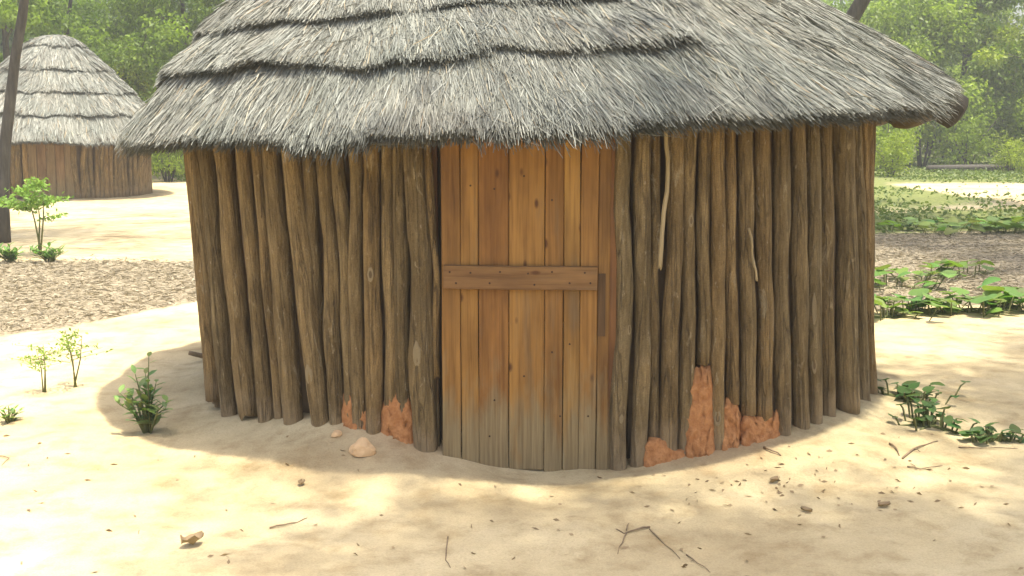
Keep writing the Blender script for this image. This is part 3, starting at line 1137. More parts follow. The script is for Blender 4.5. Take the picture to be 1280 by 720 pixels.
# ------------------------------------------------------------------ vegetation
def leaves(centers, dirs, length, width, rg, droop=0.2):
    """diamond leaves: centers (n,3), dirs (n,3)"""
    n = len(centers)
    d = dirs / (np.linalg.norm(dirs, axis=1, keepdims=True) + 1e-9)
    r = rg.normal(size=(n, 3))
    w = np.cross(d, r)
    w /= np.linalg.norm(w, axis=1, keepdims=True) + 1e-9
    nn = np.cross(w, d)
    L = (rg.uniform(0.65, 1.3, n) * length)[:, None]
    W = (rg.uniform(0.65, 1.3, n) * width)[:, None]
    b = centers - d * L * 0.5
    t = centers + d * L * 0.5
    t[:, 2] -= (L * droop)[:, 0]
    ml = centers + w * W * 0.5 + nn * W * 0.15
    mr = centers - w * W * 0.5 + nn * W * 0.15
    V = np.stack([b, ml, t, mr], 1).reshape(-1, 3)
    F = np.arange(n * 4).reshape(n, 4)
    return V, F


def make_tree(seed, H, trunk_r, crown_lo, spread, nclump, per, leaf, clump_r, lean=0.0, nlimb=7, flat=1.0):
    """trunk mesh (with limbs) and crown mesh"""
    rg = np.random.default_rng(seed)
    rr = random.Random(seed)
    mbt = MB()
    pts = []
    for i in range(9):
        t = i / 8
        pts.append(Vector((lean * H * t + 0.05 * H * noise.noise((seed, t * 2.5, 0)), 0.05 * H * noise.noise((seed, t * 2.5, 9)), H * 0.86 * t)))
    rad = [trunk_r * (1.35 if i == 0 else 1.0) * (1 - 0.8 * i / 8) for i in range(9)]
    mbt.add(*tube(pts, rad, 9, jitter=0.08, rs=rr))
    ends = [pts[-1]]
    for k in range(nlimb):
        t = crown_lo + (0.95 - crown_lo) * (k + rr.random() * 0.7) / nlimb
        i = t * 8
        p = pts[int(i)].lerp(pts[min(8, int(i) + 1)], i - int(i))
        az = k * 2.4 + rr.uniform(-0.5, 0.5)
        L = spread * rr.uniform(0.65, 1.1) * (1.15 - 0.6 * (t - crown_lo) / (1 - crown_lo))
        up = rr.uniform(0.1, 0.65)
        d = Vector((math.cos(az), math.sin(az), up)).normalized()
        q = [p]
        for s in range(1, 5):
            d2 = (d + Vector((rr.uniform(-.25, .25), rr.uniform(-.25, .25), 0.04 * s))).normalized()
            q.append(q[-1] + d2 * L / 4)
        r0 = trunk_r * (1 - 0.8 * t) * 0.6
        mbt.add(*tube(q, [r0, r0 * .8, r0 * .6, r0 * .4, r0 * .15], 6))
        ends += [q[2], q[3], q[4], q[4]]
        for s in (2, 3, 4):
            for _ in range(2):
                e = Vector((rr.uniform(-1, 1), rr.uniform(-1, 1), rr.uniform(-.3, .8))).normalized() * L * rr.uniform(0.25, 0.5)
                mid = q[s] + e * 0.5 + Vector((0, 0, 0.05 * L))
                mbt.add(*tube([q[s], mid, q[s] + e], [r0 * .3, r0 * .2, r0 * .06], 5))
                ends.append(q[s] + e)
    C, D, T = [], [], []
    for c in range(nclump):
        e = ends[c % len(ends)] if c < len(ends) * 2 else ends[rr.randrange(len(ends))]
        cr = clump_r * rr.uniform(0.6, 1.4)
        cc = np.array(e) + rg.normal(0, clump_r * 0.35, 3)
        m = int(per * rr.uniform(0.6, 1.3))
        x = rg.normal(size=(m, 3))
        x = x / np.linalg.norm(x, axis=1, keepdims=True) * (rg.uniform(size=(m, 1)) ** 0.45)
        x *= cr * np.array([1.15, 1.15, 0.72 * flat])
        C.append(cc + x)
        dd = x / cr + rg.normal(0, 0.7, (m, 3)) + np.array([0, 0, -0.15])
        D.append(dd)
        T.append(np.clip(rr.uniform(0.05, 0.95) + rg.normal(0, 0.14, m), 0, 1))
    C, D, T = np.concatenate(C), np.concatenate(D), np.concatenate(T)
    V, F = leaves(C, D, leaf, leaf * 0.52, rg)
    return mbt.mesh('trunk', M_BARK), mesh_np('crown', V, F, M_LEAF, smooth=False, tint=np.repeat(T, 4))


def make_bush(seed, H, W, nclump, per, leaf, clump_r):
    rg = np.random.default_rng(seed)
    rr = random.Random(seed)
    mbt = MB()
    ends = []
    for k in range(9):
        az = k * 2.4 + rr.random()
        tip = Vector((math.cos(az) * W * rr.uniform(0.2, 0.9), math.sin(az) * W * rr.uniform(0.2, 0.9), H * rr.uniform(0.45, 1.0)))
        mid = tip * 0.5 + Vector((rr.uniform(-.1, .1), rr.uniform(-.1, .1), 0.12 * H))
        mbt.add(*tube([(0.1 * math.cos(az), 0.1 * math.sin(az), -0.05), mid, tip], [0.035, 0.025, 0.008], 6))
        ends += [mid, tip, (mid + tip) / 2]
    C, D, T = [], [], []
    for c in range(nclump):
        e = np.array(ends[c % len(ends)])
        cr = clump_r * rr.uniform(0.6, 1.3)
        cc = e + rg.normal(0, clump_r * 0.6, 3)
        cc[2] = max(cc[2], 0.25 * cr)
        m = int(per * rr.uniform(0.6, 1.3))
        x = rg.normal(size=(m, 3))
        x = x / np.linalg.norm(x, axis=1, keepdims=True) * (rg.uniform(size=(m, 1)) ** 0.45) * cr
        C.append(cc + x)
        D.append(x / cr + rg.normal(0, 0.7, (m, 3)) + np.array([0, 0, 0.1]))
        T.append(np.clip(rr.uniform(0.3, 0.9) + rg.normal(0, 0.15, m), 0, 1))
    C, D, T = np.concatenate(C), np.concatenate(D), np.concatenate(T)
    C[:, 2] = np.maximum(C[:, 2], 0.03)
    V, F = leaves(C, D, leaf, leaf * 0.55, rg)
    return mbt.mesh('stem', M_BARK), mesh_np('foliage', V, F, M_LEAF, smooth=False, tint=np.repeat(T, 4))


TREES = [make_tree(31, 8.0, 0.15, 0.15, 2.6, 150, 110, 0.17, 0.62),
         make_tree(32, 9.5, 0.19, 0.18, 3.1, 165, 110, 0.18, 0.68, lean=0.05),
         make_tree(33, 6.5, 0.11, 0.12, 2.3, 130, 110, 0.16, 0.58, lean=-0.06),
         make_tree(34, 7.5, 0.13, 0.14, 2.9, 130, 100, 0.15, 0.62, lean=0.08)]
BUSHES = [make_bush(41, 2.6, 1.7, 46, 80, 0.15, 0.55), make_bush(42, 1.9, 1.5, 36, 80, 0.14, 0.5), make_bush(43, 3.4, 1.9, 58, 80, 0.16, 0.6)]


def put_tree(name, label, px, depth, var, sc, color=(1, 1, 1), group=None, rot=None, cat='tree', pool=None, parts=('trunk', 'crown')):
    x = (px - 640) / FPX * depth
    y = depth
    me = (pool or TREES)[var]
    t = thing(name, label, cat, (x, y, gz(x, y) - 0.04), rot if rot is not None else random.uniform(0, 6.28), group, sc)
    link(parts[0], me[0], t)
    c = link(parts[1], me[1], t)
    c.color = (*color, 1)
    return t


LG = 'trees of the wood behind the distant hut'
RG = 'trees of the wood across the clearing on the right'
HG = 'trees of the wood behind the near hut'
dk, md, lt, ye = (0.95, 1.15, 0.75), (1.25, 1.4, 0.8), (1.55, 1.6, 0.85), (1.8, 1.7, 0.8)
rt = random.Random(5)
for (px, dp, v, s, c) in ((-70, 31, 0, 0.8, md), (20, 31, 1, 0.75, md), (105, 34, 3, 1.0, md), (225, 33, 1, 0.75, md), (300, 32, 0, 0.85, md), (-10, 46, 2, 1.3, dk), (90, 52, 0, 1.1, dk),
                          (180, 50, 1, 1.0, dk), (270, 54, 3, 1.2, dk), (345, 46, 2, 1.2, md), (-160, 38, 1, 0.9, md), (-120, 54, 3, 1.1, dk), (60, 62, 2, 1.5, dk), (200, 64, 0, 1.3, dk), (320, 66, 1, 1.2, dk)):
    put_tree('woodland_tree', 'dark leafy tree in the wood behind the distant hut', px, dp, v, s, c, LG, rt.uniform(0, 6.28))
put_tree('young_tree', 'bright yellow-green young tree just behind the right slope of the distant hut', 168, 33, 2, 0.62, ye, None, 1.0)
for (px, dp, v, s, c) in ((1120, 41, 2, 1.0, lt), (1195, 42, 0, 1.0, md), (1290, 41, 3, 1.05, ye), (1085, 52, 1, 1.0, md), (1155, 56, 3, 1.2, lt), (1240, 58, 1, 0.95, lt),
                          (1340, 52, 0, 1.1, lt), (1110, 66, 0, 1.4, lt), (1180, 68, 2, 1.7, lt), (1310, 70, 3, 1.5, lt), (1400, 48, 2, 1.2, md), (1050, 62, 2, 1.4, md), (1450, 58, 1, 1.1, md)):
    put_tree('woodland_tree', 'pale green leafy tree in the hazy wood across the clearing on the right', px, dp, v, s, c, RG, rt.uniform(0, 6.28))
for (px, dp, v, s, c) in ((430, 42, 1, 0.9, dk), (520, 48, 0, 1.1, md), (620, 45, 3, 1.1, dk), (720, 50, 2, 1.3, md), (820, 44, 1, 0.9, md), (910, 50, 0, 1.1, md), (990, 43, 3, 1.1, md)):
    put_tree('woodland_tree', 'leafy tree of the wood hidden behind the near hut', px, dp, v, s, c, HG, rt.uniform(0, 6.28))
BG_R = 'bushes at the edge of the wood on the right'
for (px, dp, v, s, c) in ((1105, 37, 1, 0.85, lt), (1150, 40, 0, 0.95, ye), (1205, 39, 1, 0.9, lt), (1262, 41, 2, 0.85, lt), (1320, 38, 0, 0.9, lt), (1125, 47, 2, 1.0, lt), (1180, 49, 2, 1.0, lt),
                          (1235, 50, 0, 1.2, lt), (1290, 50, 2, 1.0, lt), (1370, 44, 2, 1.0, lt), (1065, 42, 2, 1.0, md)):
    put_tree('woodland_bush', 'pale green bush at the far edge of the clearing on the right', px, dp, v, s, c, BG_R, rt.uniform(0, 6.28), 'bush', BUSHES, ('stem', 'foliage'))
BG_L = 'bushes behind the distant hut'
for (px, dp, v, s, c) in ((-60, 36, 2, 1.0, md), (20, 39, 2, 1.2, dk), (120, 38, 0, 1.1, md), (200, 36, 1, 1.0, md), (205, 44, 2, 1.2, md), (260, 38, 2, 1.1, md), (320, 40, 0, 1.1, md), (-130, 34, 0, 1.0, md)):
    put_tree('woodland_bush', 'green bush growing behind the distant hut', px, dp, v, s, c, BG_L, rt.uniform(0, 6.28), 'bush', BUSHES, ('stem', 'foliage'))
put_tree('low_bush', 'low light green bush just right of the near hut wall below the eave', 1112, 33, 1, 0.62, ye, None, 0.4, 'bush', BUSHES, ('stem', 'foliage'))
put_tree('low_bush', 'small yellow-green bush at the right edge of the clearing', 1262, 36, 1, 0.5, ye, None, 2.4, 'bush', BUSHES, ('stem', 'foliage'))
put_tree('low_bush', 'low green bush in the gap between the distant and the near hut', 212, 30, 1, 0.6, lt, None, 3.4, 'bush', BUSHES, ('stem', 'foliage'))

# far woods: one mass on the horizon
rgw = np.random.default_rng(77)
n = 42000
ang = rgw.uniform(-1.2, 1.2, n)
dist = rgw.uniform(78, 105, n)
hx_, hy_ = np.sin(ang) * dist, np.cos(ang) * dist
hh = np.abs(rgw.uniform(0, 1, n)) * (8 + 2.5 * np.sin(ang * 23) + 1.5 * np.sin(ang * 57))
Cw = np.stack([hx_, hy_, hh], 1)
V, F = leaves(Cw, rgw.normal(size=(n, 3)), 0.75, 0.45, rgw)
tw = np.clip(0.5 + 0.3 * np.sin(ang * 40 + hh) + rgw.normal(0, 0.15, n), 0, 1)
fw = link('distant_woods', mesh_np('distant_woods', V, F, M_LEAF, smooth=False, tint=np.repeat(tw, 4)))
tag(fw, 'far wood closing the view behind the trees', 'woods', kind='stuff')

# thin tree on the left edge
base = on_ground(4, 303)
pts_px = [(4, 303), (3, 250), (6, 185), (12, 130), (19, 70), (28, 20), (33, -20)]
wpx = [18, 15, 14, 13, 12, 11, 10]
tt = thing('slender_tree', 'slender bare-trunked tree at the left edge of the picture before the distant hut', 'tree', base)
pp = [at_y(x, y, base.y) - base for (x, y) in pts_px]
pp[0].z -= 0.15
rad = [w / FPX * base.y / 2 for w in wpx]
top = pp[-1]
for (dx, dz) in ((0.25, 0.9), (0.4, 1.9), (0.45, 2.9)):
    pp.append(top + Vector((dx, 0.1 * dz, dz)))
    rad.append(rad[-1] * 0.8)
mbt = MB()
mbt.add(*tube(pp, rad, 12, jitter=0.07, rs=rt))
ends = []
for k in range(12):
    p = pp[-1].lerp(pp[-3], rt.random())
    az = k * 2.4
    e = p + Vector((math.cos(az) * rt.uniform(0.8, 2.0), math.sin(az) * rt.uniform(0.8, 2.0), rt.uniform(0.3, 1.6)))
    mbt.add(*tube([p, p.lerp(e, 0.5) + Vector((0, 0, 0.12)), e], [0.035, 0.022, 0.008], 6))
    ends += [e, p.lerp(e, 0.6)]
link('trunk', mbt.mesh('trunk', M_BARK), tt)
rg4 = np.random.default_rng(4)
C = np.concatenate([np.array(e) + rg4.normal(0, 0.36, (150, 3)) for e in ends])
V, F = leaves(C, rg4.normal(size=C.shape), 0.12, 0.06, rg4)
link('crown', mesh_np('crown', V, F, M_LEAF, smooth=False, tint=np.repeat(np.clip(rg4.normal(0.5, 0.2, len(C)), 0, 1), 4)), tt)

# leaning limb tree behind the near hut on the right: its dark trunk shows above the roof
p0 = at_y(1040, 190, 20.0)
lt0 = Vector((p0.x - 0.6, 20.0, gz(p0.x - 0.6, 20.0)))
lim = thing('leaning_tree', 'tree with a dark slanting trunk showing above the right slope of the near roof', 'tree', lt0)
q = [Vector((0, 0, -0.1)), Vector((0.05, 0, 1.2)), at_y(1052, 45, 20.0) - lt0, at_y(1083, -8, 20.0) - lt0, at_y(1110, -70, 20.0) - lt0, at_y(1118, -130, 20.0) - lt0]
mbt = MB().add(*tube(q, [0.16, 0.14, 0.13, 0.12, 0.10, 0.05], 10, jitter=0.07, rs=rt))
ends = []
for k in range(10):
    p = q[-1].lerp(q[-2], rt.random())
    e = p + Vector((rt.uniform(-2.2, 2.2), rt.uniform(-2, 2), rt.uniform(0.6, 2.2)))
    mbt.add(*tube([p, p.lerp(e, 0.5) + Vector((0, 0, 0.15)), e], [0.05, 0.03, 0.01], 6))
    ends += [e, p.lerp(e, 0.65)]
link('trunk', mbt.mesh('trunk', M_BARK), lim)
C = np.concatenate([np.array(e) + rg4.normal(0, 0.42, (150, 3)) for e in ends])
V, F = leaves(C, rg4.normal(size=C.shape), 0.13, 0.065, rg4)
link('crown', mesh_np('crown', V, F, M_LEAF, smooth=False, tint=np.repeat(np.clip(rg4.normal(0.5, 0.2, len(C)), 0, 1), 4)), lim)


# shade tree right of the viewer: only its dappled shade falls into the picture
def shade_tree(loc, H, crown, seed, label, ncl, per):
    rr = random.Random(seed)
    rg = np.random.default_rng(seed)
    t = thing('shade_tree', label, 'tree', loc)
    base = Vector(loc)
    mb_ = MB()
    cpos = [Vector(c[:3]) - base for c in crown]
    top = Vector((0, 0, H * 0.55))
    mb_.add(*tube([Vector((0, 0, -0.1)), Vector((0.04, 0.05, H * 0.25)), top], [0.24, 0.19, 0.15], 10, jitter=0.06, rs=rr))
    C, D = [], []
    for c, src in zip(cpos, crown):
        rad_ = src[3]
        mid = top.lerp(c, 0.5) + Vector((0, 0, 0.25))
        mb_.add(*tube([top, mid, c], [0.10, 0.07, 0.02], 7))
        for k in range(ncl):
            e = c + Vector((rr.gauss(0, 0.5), rr.gauss(0, 0.5), rr.gauss(0, 0.25))) * rad_
            mb_.add(*tube([mid.lerp(c, rr.random()), e.lerp(c, 0.4), e], [0.02, 0.014, 0.005], 5))
            x = rg.normal(0, 0.26, (per, 3))
            C.append(np.array(e) + x)
            D.append(rg.normal(size=(per, 3)))
    C, D = np.concatenate(C), np.concatenate(D)
    V, F = leaves(C, D, 0.12, 0.06, rg)
    link('trunk', mb_.mesh('trunk', M_BARK), t)
    link('crown', mesh_np('crown', V, F, M_LEAF, smooth=False, tint=np.repeat(np.clip(rg.normal(0.5, 0.2, len(C)), 0, 1), 4)), t)


crown = []
rc = random.Random(17)
for (x, y, n_) in ((5.0, 4.3, 3), (3.6, 3.0, 3), (5.8, 5.4, 3), (4.4, 4.0, 3), (2.5, 3.5, 3), (1.7, 2.9, 3), (5.0, 2.4, 2), (6.6, 4.0, 2), (5.4, 6.6, 2), (1.3, 3.5, 3), (6.6, 7.6, 2), (6.8, 9.4, 2), (2.9, 2.6, 2), (0.5, 3.3, 1), (7.6, 11.6, 3), (6.8, 13.0, 2), (3.9, 5.0, 3), (4.3, 6.3, 3), (4.8, 7.7, 3), (4.2, 4.4, 3), (2.0, 3.2, 2), (1.0, 3.0, 2), (0.4, 3.7, 1)):
    for k in range(n_):
        crown.append((x + rc.gauss(0, 0.35), y + rc.gauss(0, 0.35), 6.6 + rc.gauss(0, 0.5), rc.uniform(0.7, 1.0)))
shade_tree((4.9, 3.7, 0), 8.0, crown, 61, 'shade tree standing right of the view, throwing dappled shade on the sand', 9, 85)
crown = [(rc.uniform(5.0, 11.5), rc.uniform(10.0, 23.0), 7.0 + rc.gauss(0, 0.6), rc.uniform(0.9, 1.4)) for k in range(34)]
shade_tree((10.2, 15.5, 0), 8.5, crown, 62, 'shade tree outside the right edge, shading the creepers beside the hut', 9, 70)
crown = [(rc.uniform(-9.5, -3.0), rc.uniform(13.5, 20.0), 7.2 + rc.gauss(0, 0.6), rc.uniform(0.8, 1.2)) for k in range(22)]
shade_tree((-10.6, 15.0, 0), 8.5, crown, 63, 'shade tree outside the left edge, dappling the sand before the distant hut', 8, 60)


# broad leaved creepers, right of the hut
def broad_leaf(kind):
    V = [(0, 0, 0)]
    n = 13
    out = []
    for k in range(n):
        a = math.pi * (-0.86 + 1.72 * k / (n - 1))       # heart shape, tip at +y
        r = 0.5 * (1 + 0.12 * math.cos(3 * a)) * (1.0 if abs(a) > 0.35 else 1.12)
        x, y = r * math.sin(a) * (1.0, 0.8)[kind], r * math.cos(a) + 0.32
        z = 0.10 * abs(x) * 1.6 - 0.22 * max(0, y) ** 2 + 0.05 * noise.noise((x * 3, y * 3, kind))
        out.append((x, y, z))
    V += out
    V.append((0, 0.42, -0.02))
    c = len(V) - 1
    F = [(c, k, k + 1) for k in range(1, n)]
    F += [(0, 1, c), (n, 0, c)]
    F = [(f[0], f[2], f[1]) for f in F]
    return mesh_np('leaf', np.array(V), F, M_BROAD, smooth=True, tint=np.clip(rng.normal(0.5, 0.25, len(V)) * 0 + 0.5 + 0.25 * kind, 0, 1))


BL = [broad_leaf(0), broad_leaf(1)]


def creeper(px, py, label, spread, nleaf, lsize, seed, group=None, color=(1, 1, 1), zmax=0.15, ratio=0.62):
    rr = random.Random(seed)
    p = on_ground(px, py)
    t = thing('creeping_plant', label, 'plant', p, 0, group)
    mb_ = MB()
    for k in range(nleaf):
        x, y = rr.gauss(0, 0.5) * spread, rr.gauss(0, 0.5) * spread * ratio
        z = rr.uniform(0.25, 1.0) * zmax
        g = gz(p.x + x, p.y + y) - p.z
        b = Vector((x * 0.8, y * 0.8, g - 0.01))
        tip = Vector((x, y, g + z))
        mb_.add(*tube([Vector((0, 0, 0)), b * 0.5 + Vector((0, 0, 0.008)), b, b.lerp(tip, 0.6) + Vector((0, 0, 0.02)), tip], [0.007, 0.006, 0.006, 0.005, 0.004], 5))
        s = lsize * rr.uniform(0.65, 1.25)
        o = link('leaf', BL[rr.randrange(2)], t, tip, (rr.uniform(-0.15, 0.6), rr.uniform(-0.35, 0.35), rr.uniform(0, 6.28)), s)
        o.color = (*[c * rr.uniform(0.8, 1.2) for c in color], 1)
    for k in range(4):
        a = rr.uniform(0, 6.28)
        e = Vector((math.cos(a) * spread * 0.7, math.sin(a) * spread * ratio * 0.7, 0.01))
        mb_.add(*tube([Vector((0, 0, 0.0)), e * 0.5 + Vector((0, 0, 0.02)), e], [0.008, 0.007, 0.004], 5))
    link('stem', mb_.mesh('stem', M_GREENSTEM), t)
    return t


CG = 'broad-leaved creepers right of the hut'
ORD = ['nearest the hut wall', 'second from the hut wall', 'third from the hut wall', 'fourth from the hut wall', 'fifth from the hut wall', 'sixth from the hut wall']
sd_ = 100
for i, (px, py, sp, nl, ls) in enumerate(((1106, 397, 0.50, 22, 0.15), (1142, 391, 0.36, 13, 0.17), (1190, 388, 0.48, 17, 0.14), (1236, 391, 0.42, 20, 0.18), (1276, 384, 0.5, 17, 0.16), (1320, 390, 0.46, 15, 0.17))):
    sd_ += 1
    creeper(px, py, 'front-row broad-leaved creeper by the sand, ' + ORD[i], sp, nl, ls, sd_, CG)
for i, (px, py, sp, nl, ls) in enumerate(((1112, 360, 0.55, 21, 0.18), (1156, 349, 0.5, 16, 0.16), (1214, 343, 0.4, 9, 0.14))):
    sd_ += 1
    creeper(px, py, 'broad-leaved creeper in the second row behind the front row, ' + ORD[i], sp, nl, ls, sd_, CG)
for i, (px, py, sp, nl, ls) in enumerate(((1108, 288, 1.0, 15, 0.2), (1168, 293, 0.8, 18, 0.19), (1212, 287, 1.0, 20, 0.21), (1258, 291, 0.8, 22, 0.22), (1304, 287, 1.0, 16, 0.2))):
    sd_ += 1
    creeper(px, py, 'low green creeper in the far strip behind the brown litter, ' + ORD[i].replace(' nearest', ' nearest'), sp, nl, ls, sd_, CG, (1.0, 1.0, 0.9), 0.16)
creeper(1132, 498, 'dark green creeper sprawling at the foot of the right wall', 0.24, 34, 0.072, 140, None, (0.6, 0.68, 0.8), 0.09, 0.8)
creeper(1163, 533, 'dark green drooping leaf cluster in front of the creeper by the right wall', 0.14, 28, 0.066, 141, None, (0.55, 0.66, 0.8), 0.11, 0.9)
creeper(1243, 550, 'small dark green plant lying on the sand near the right edge', 0.17, 24, 0.06, 142, None, (0.6, 0.7, 0.75), 0.06, 0.35)

# leafy weed with upright stems left of the hut
LW = None


def weed(px, py, label, h, nst, nl, lsize, seed, color=(1, 1, 1), spread=0.5, name='leafy_weed', group=None, wr=0.32):
    """upright stems with narrow leaves, each leaf its own part"""
    rr = random.Random(seed)
    global LW
    if LW is None:
        V = [(0, 0, 0), (-0.16, 0.35, 0.03), (0, 0.4, -0.02), (0.16, 0.35, 0.03), (-0.14, 0.68, 0.0), (0, 0.7, -0.05), (0.14, 0.68, 0.0), (0, 1.0, -0.12)]
        F = [(0, 2, 1), (0, 3, 2), (1, 2, 5, 4), (2, 3, 6, 5), (4, 5, 7), (5, 6, 7)]
        LW = mesh_np('leaf', np.array(V), [f[::-1] for f in F], M_WEED, tint=[0.4] * 8)
    p = on_ground(px, py)
    t = thing(name, label, 'plant', p, 0, group)
    mb_ = MB()
    for s in range(nst):
        az = rr.uniform(0, 6.28)
        sp = spread * rr.uniform(0.1, 1.0) if s else 0.05
        hh_ = h * (1.0 if s == 0 else rr.uniform(0.35, 0.8))
        tip = Vector((math.cos(az) * sp * h, math.sin(az) * sp * h, hh_))
        mid = tip * 0.5 + Vector((0, 0, 0.08 * h))
        b = Vector((math.cos(az) * 0.01, math.sin(az) * 0.01, -0.02))
        mb_.add(*tube([b, mid, tip], [0.006, 0.0045, 0.002], 5))
        for k in range(nl):
            tt_ = 0.2 + 0.8 * k / (nl - 1)
            q_ = b.lerp(mid, tt_ * 2) if tt_ < 0.5 else mid.lerp(tip, tt_ * 2 - 1)
            la = k * 2.4 + rr.uniform(-0.4, 0.4)
            sz = lsize * rr.uniform(0.7, 1.2) * (1.1 - 0.4 * tt_)
            o = link('leaf', LW, t, q_, (rr.uniform(0.15, 0.9), 0, la), (sz * wr * 3.0, sz, sz))
            o.color = (*[c * rr.uniform(0.8, 1.2) for c in color], 1)
    link('stem', mb_.mesh('stem', M_GREENSTEM), t)
    return t


weed(185, 541, 'grey-green leafy weed growing in the sand left of the near hut', 0.38, 12, 9, 0.088, 201, (1.8, 1.8, 1.7), 0.42, wr=0.42)
weed(12, 528, 'small green weed at the left edge of the sand', 0.09, 7, 6, 0.06, 202, (1.2, 1.3, 0.9), 1.1)
# sapling and weeds at the foot of the thin tree


def sapling(px, py, depthpx, label, h, seed, color, flatten=0.45, sc=1.0, nq=48, name='sapling'):
    rr = random.Random(seed)
    rg = np.random.default_rng(seed)
    p = on_ground(px, py)
    t = thing(name, label, 'plant', p, 0, None, sc)
    mb_ = MB()
    C, D = [], []
    for s in range(3):
        top_ = Vector((rr.uniform(-0.12, 0.16), rr.uniform(-0.1, 0.1), h * rr.uniform(0.8, 1.0)))
        mb_.add(*tube([(0.02 * s, 0, -0.03), top_ * 0.55 + Vector((0.03, 0, 0)), top_], [0.013, 0.009, 0.004], 6))
        for k in range(7):
            tt_ = rr.uniform(0.5, 1.0)
            b = top_ * tt_
            az = rr.uniform(0, 6.28)
            e = b + Vector((math.cos(az), math.sin(az), 0.25)) * rr.uniform(0.15, 0.5)
            mb_.add(*tube([b, e], [0.005, 0.002], 4, cap=False))
            for q_ in range(nq):
                c = b.lerp(e, rr.uniform(0.2, 1.05)) + Vector((rr.gauss(0, .05), rr.gauss(0, .05), rr.gauss(0, .02)))
                C.append(c)
                D.append((rr.gauss(0, 1), rr.gauss(0, 1), rr.gauss(-0.2, flatten)))
    C, D = np.array([tuple(c) for c in C]), np.array(D)
    V, F = leaves(C, D, 0.062, 0.03, rg)
    link('stem', mb_.mesh('stem', M_GREENSTEM), t)
    o = link('foliage', mesh_np('foliage', V, F, M_WEED, smooth=False, tint=np.repeat(np.clip(rg.normal(0.6, 0.2, len(C)), 0, 1), 4)), t)
    o.color = (*color, 1)
    return t


sapling(48, 318, 0, 'bright green feathery sapling in front of the distant hut', 0.82, 301, (1.6, 1.8, 0.9))
sapling(92, 484, 0, 'wispy pale yellow-green weed in the bright sand, rightmost of the pair', 0.8, 302, (2.4, 2.3, 1.5), 0.7, 0.42, 9, 'wispy_weed')
sapling(54, 490, 0, 'wispy pale yellow-green weed in the bright sand, leftmost of the pair', 0.8, 303, (2.4, 2.3, 1.5), 0.7, 0.36, 9, 'wispy_weed')
for i, (px, py, lab) in enumerate(((14, 329, 'low green weed clump at the foot of the slender tree'), (62, 328, 'low green weed clump under the feathery sapling'))):
    weed(px, py, lab, 0.20, 14, 6, 0.14, 230 + i, (1.1, 1.35, 0.8), 1.1, name='weed_clump')

# low weeds covering parts of the clearing
rgg = np.random.default_rng(55)
P = []
while len(P) < 60000:
    x, y = rgg.uniform(-26, 30), rgg.uniform(14, 50)
    g = zones(x, y)[1]
    nn = noise.noise((x * 0.45, y * 0.3, 4.4)) + 0.5 * noise.noise((x * 1.3, y * 1.1, 2.4))
    if x > 3 and 17 < y < 30:
        g = max(g, 0.6 * (1 - sstep(1.0, 4.0, x - 0.305 * y)))
    if x > 3 and y > 21:
        g = max(g, 0.55 if (x < 9.3 or y > 30) else 0.15)
    if math.hypot(x - FX, y - FY) < 2.6 or math.hypot(x - HX, y - HY) < 2.4:
        continue
    if rgg.uniform() < g * (0.45 + 0.9 * nn):
        P.append((x, y, gz(x, y) + abs(rgg.normal(0.035, 0.035))))
P = np.array(P)
D = rgg.normal(size=P.shape) * np.array([1, 1, 0.5]) + np.array([0, 0, 0.7])
V, F = leaves(P, D, 0.11, 0.05, rgg)
gcv = link('ground_cover', mesh_np('ground_cover', V, F, M_GRASS, smooth=False, tint=np.repeat(np.clip(rgg.normal(0.5, 0.22, len(P)), 0, 1), 4)))
tag(gcv, 'low green weeds and grass spread over the clearing', 'weeds', kind='stuff')

# dry grass litter
P = []
tries = 0
while len(P) < 60000 and tries < 700000:
    tries += 1
    if rgg.uniform() < 0.5:
        x, y = rgg.uniform(-8, -2.2), rgg.uniform(8.0, 14.2)
    else:
        x, y = rgg.uniform(2.2, 9), rgg.uniform(9.3, 17)
    if rgg.uniform() < zones(x, y)[0] - 0.2:
        P.append((x, y, gz(x, y) + 0.006 + abs(rgg.normal(0, 0.012))))
P = np.array(P)
D = rgg.normal(size=P.shape) * np.array([1, 1, 0.18])
V, F = leaves(P, D, 0.085, 0.009, rgg, 0.0)
V[:, 2] = np.maximum(V[:, 2], 0.0 + V[:, 2])
lt_o = link('dry_grass_litter', mesh_np('dry_grass_litter', V, F, M_LITTER, smooth=False, tint=np.repeat(np.clip(rgg.beta(2, 2, len(P)), 0, 1), 4)))
tag(lt_o, 'strips of dry cut grass lying on the sand beside the near hut', 'litter', kind='stuff')

# crumbs, dead leaves and bits of bark on the sand
P, S = [], []
for k in range(190):
    px, py = rgg.uniform(-40, 1330), 540 + 190 * rgg.uniform() ** 0.8
    if rgg.uniform() < 0.45:
        px, py = rgg.normal(980, 110), rgg.normal(610, 22)
    p = on_ground(px, py)
    if math.hypot(p.x - HX, p.y - HY) < HR + 0.12:
        continue
    P.append((p.x, p.y, gz(p.x, p.y) + 0.004))
P = np.array(P)
D = rgg.normal(size=P.shape) * np.array([1, 1, 0.12])
V, F = leaves(P, D, 0.030, 0.012, rgg, 0.0)
cr = link('leaf_crumbs', mesh_np('leaf_crumbs', V, F, M_DEAD, smooth=False, tint=np.repeat(rgg.uniform(0, 1, len(P)), 4)))
tag(cr, 'crumbs of dead leaves and bark scattered on the sand', 'litter', kind='stuff')


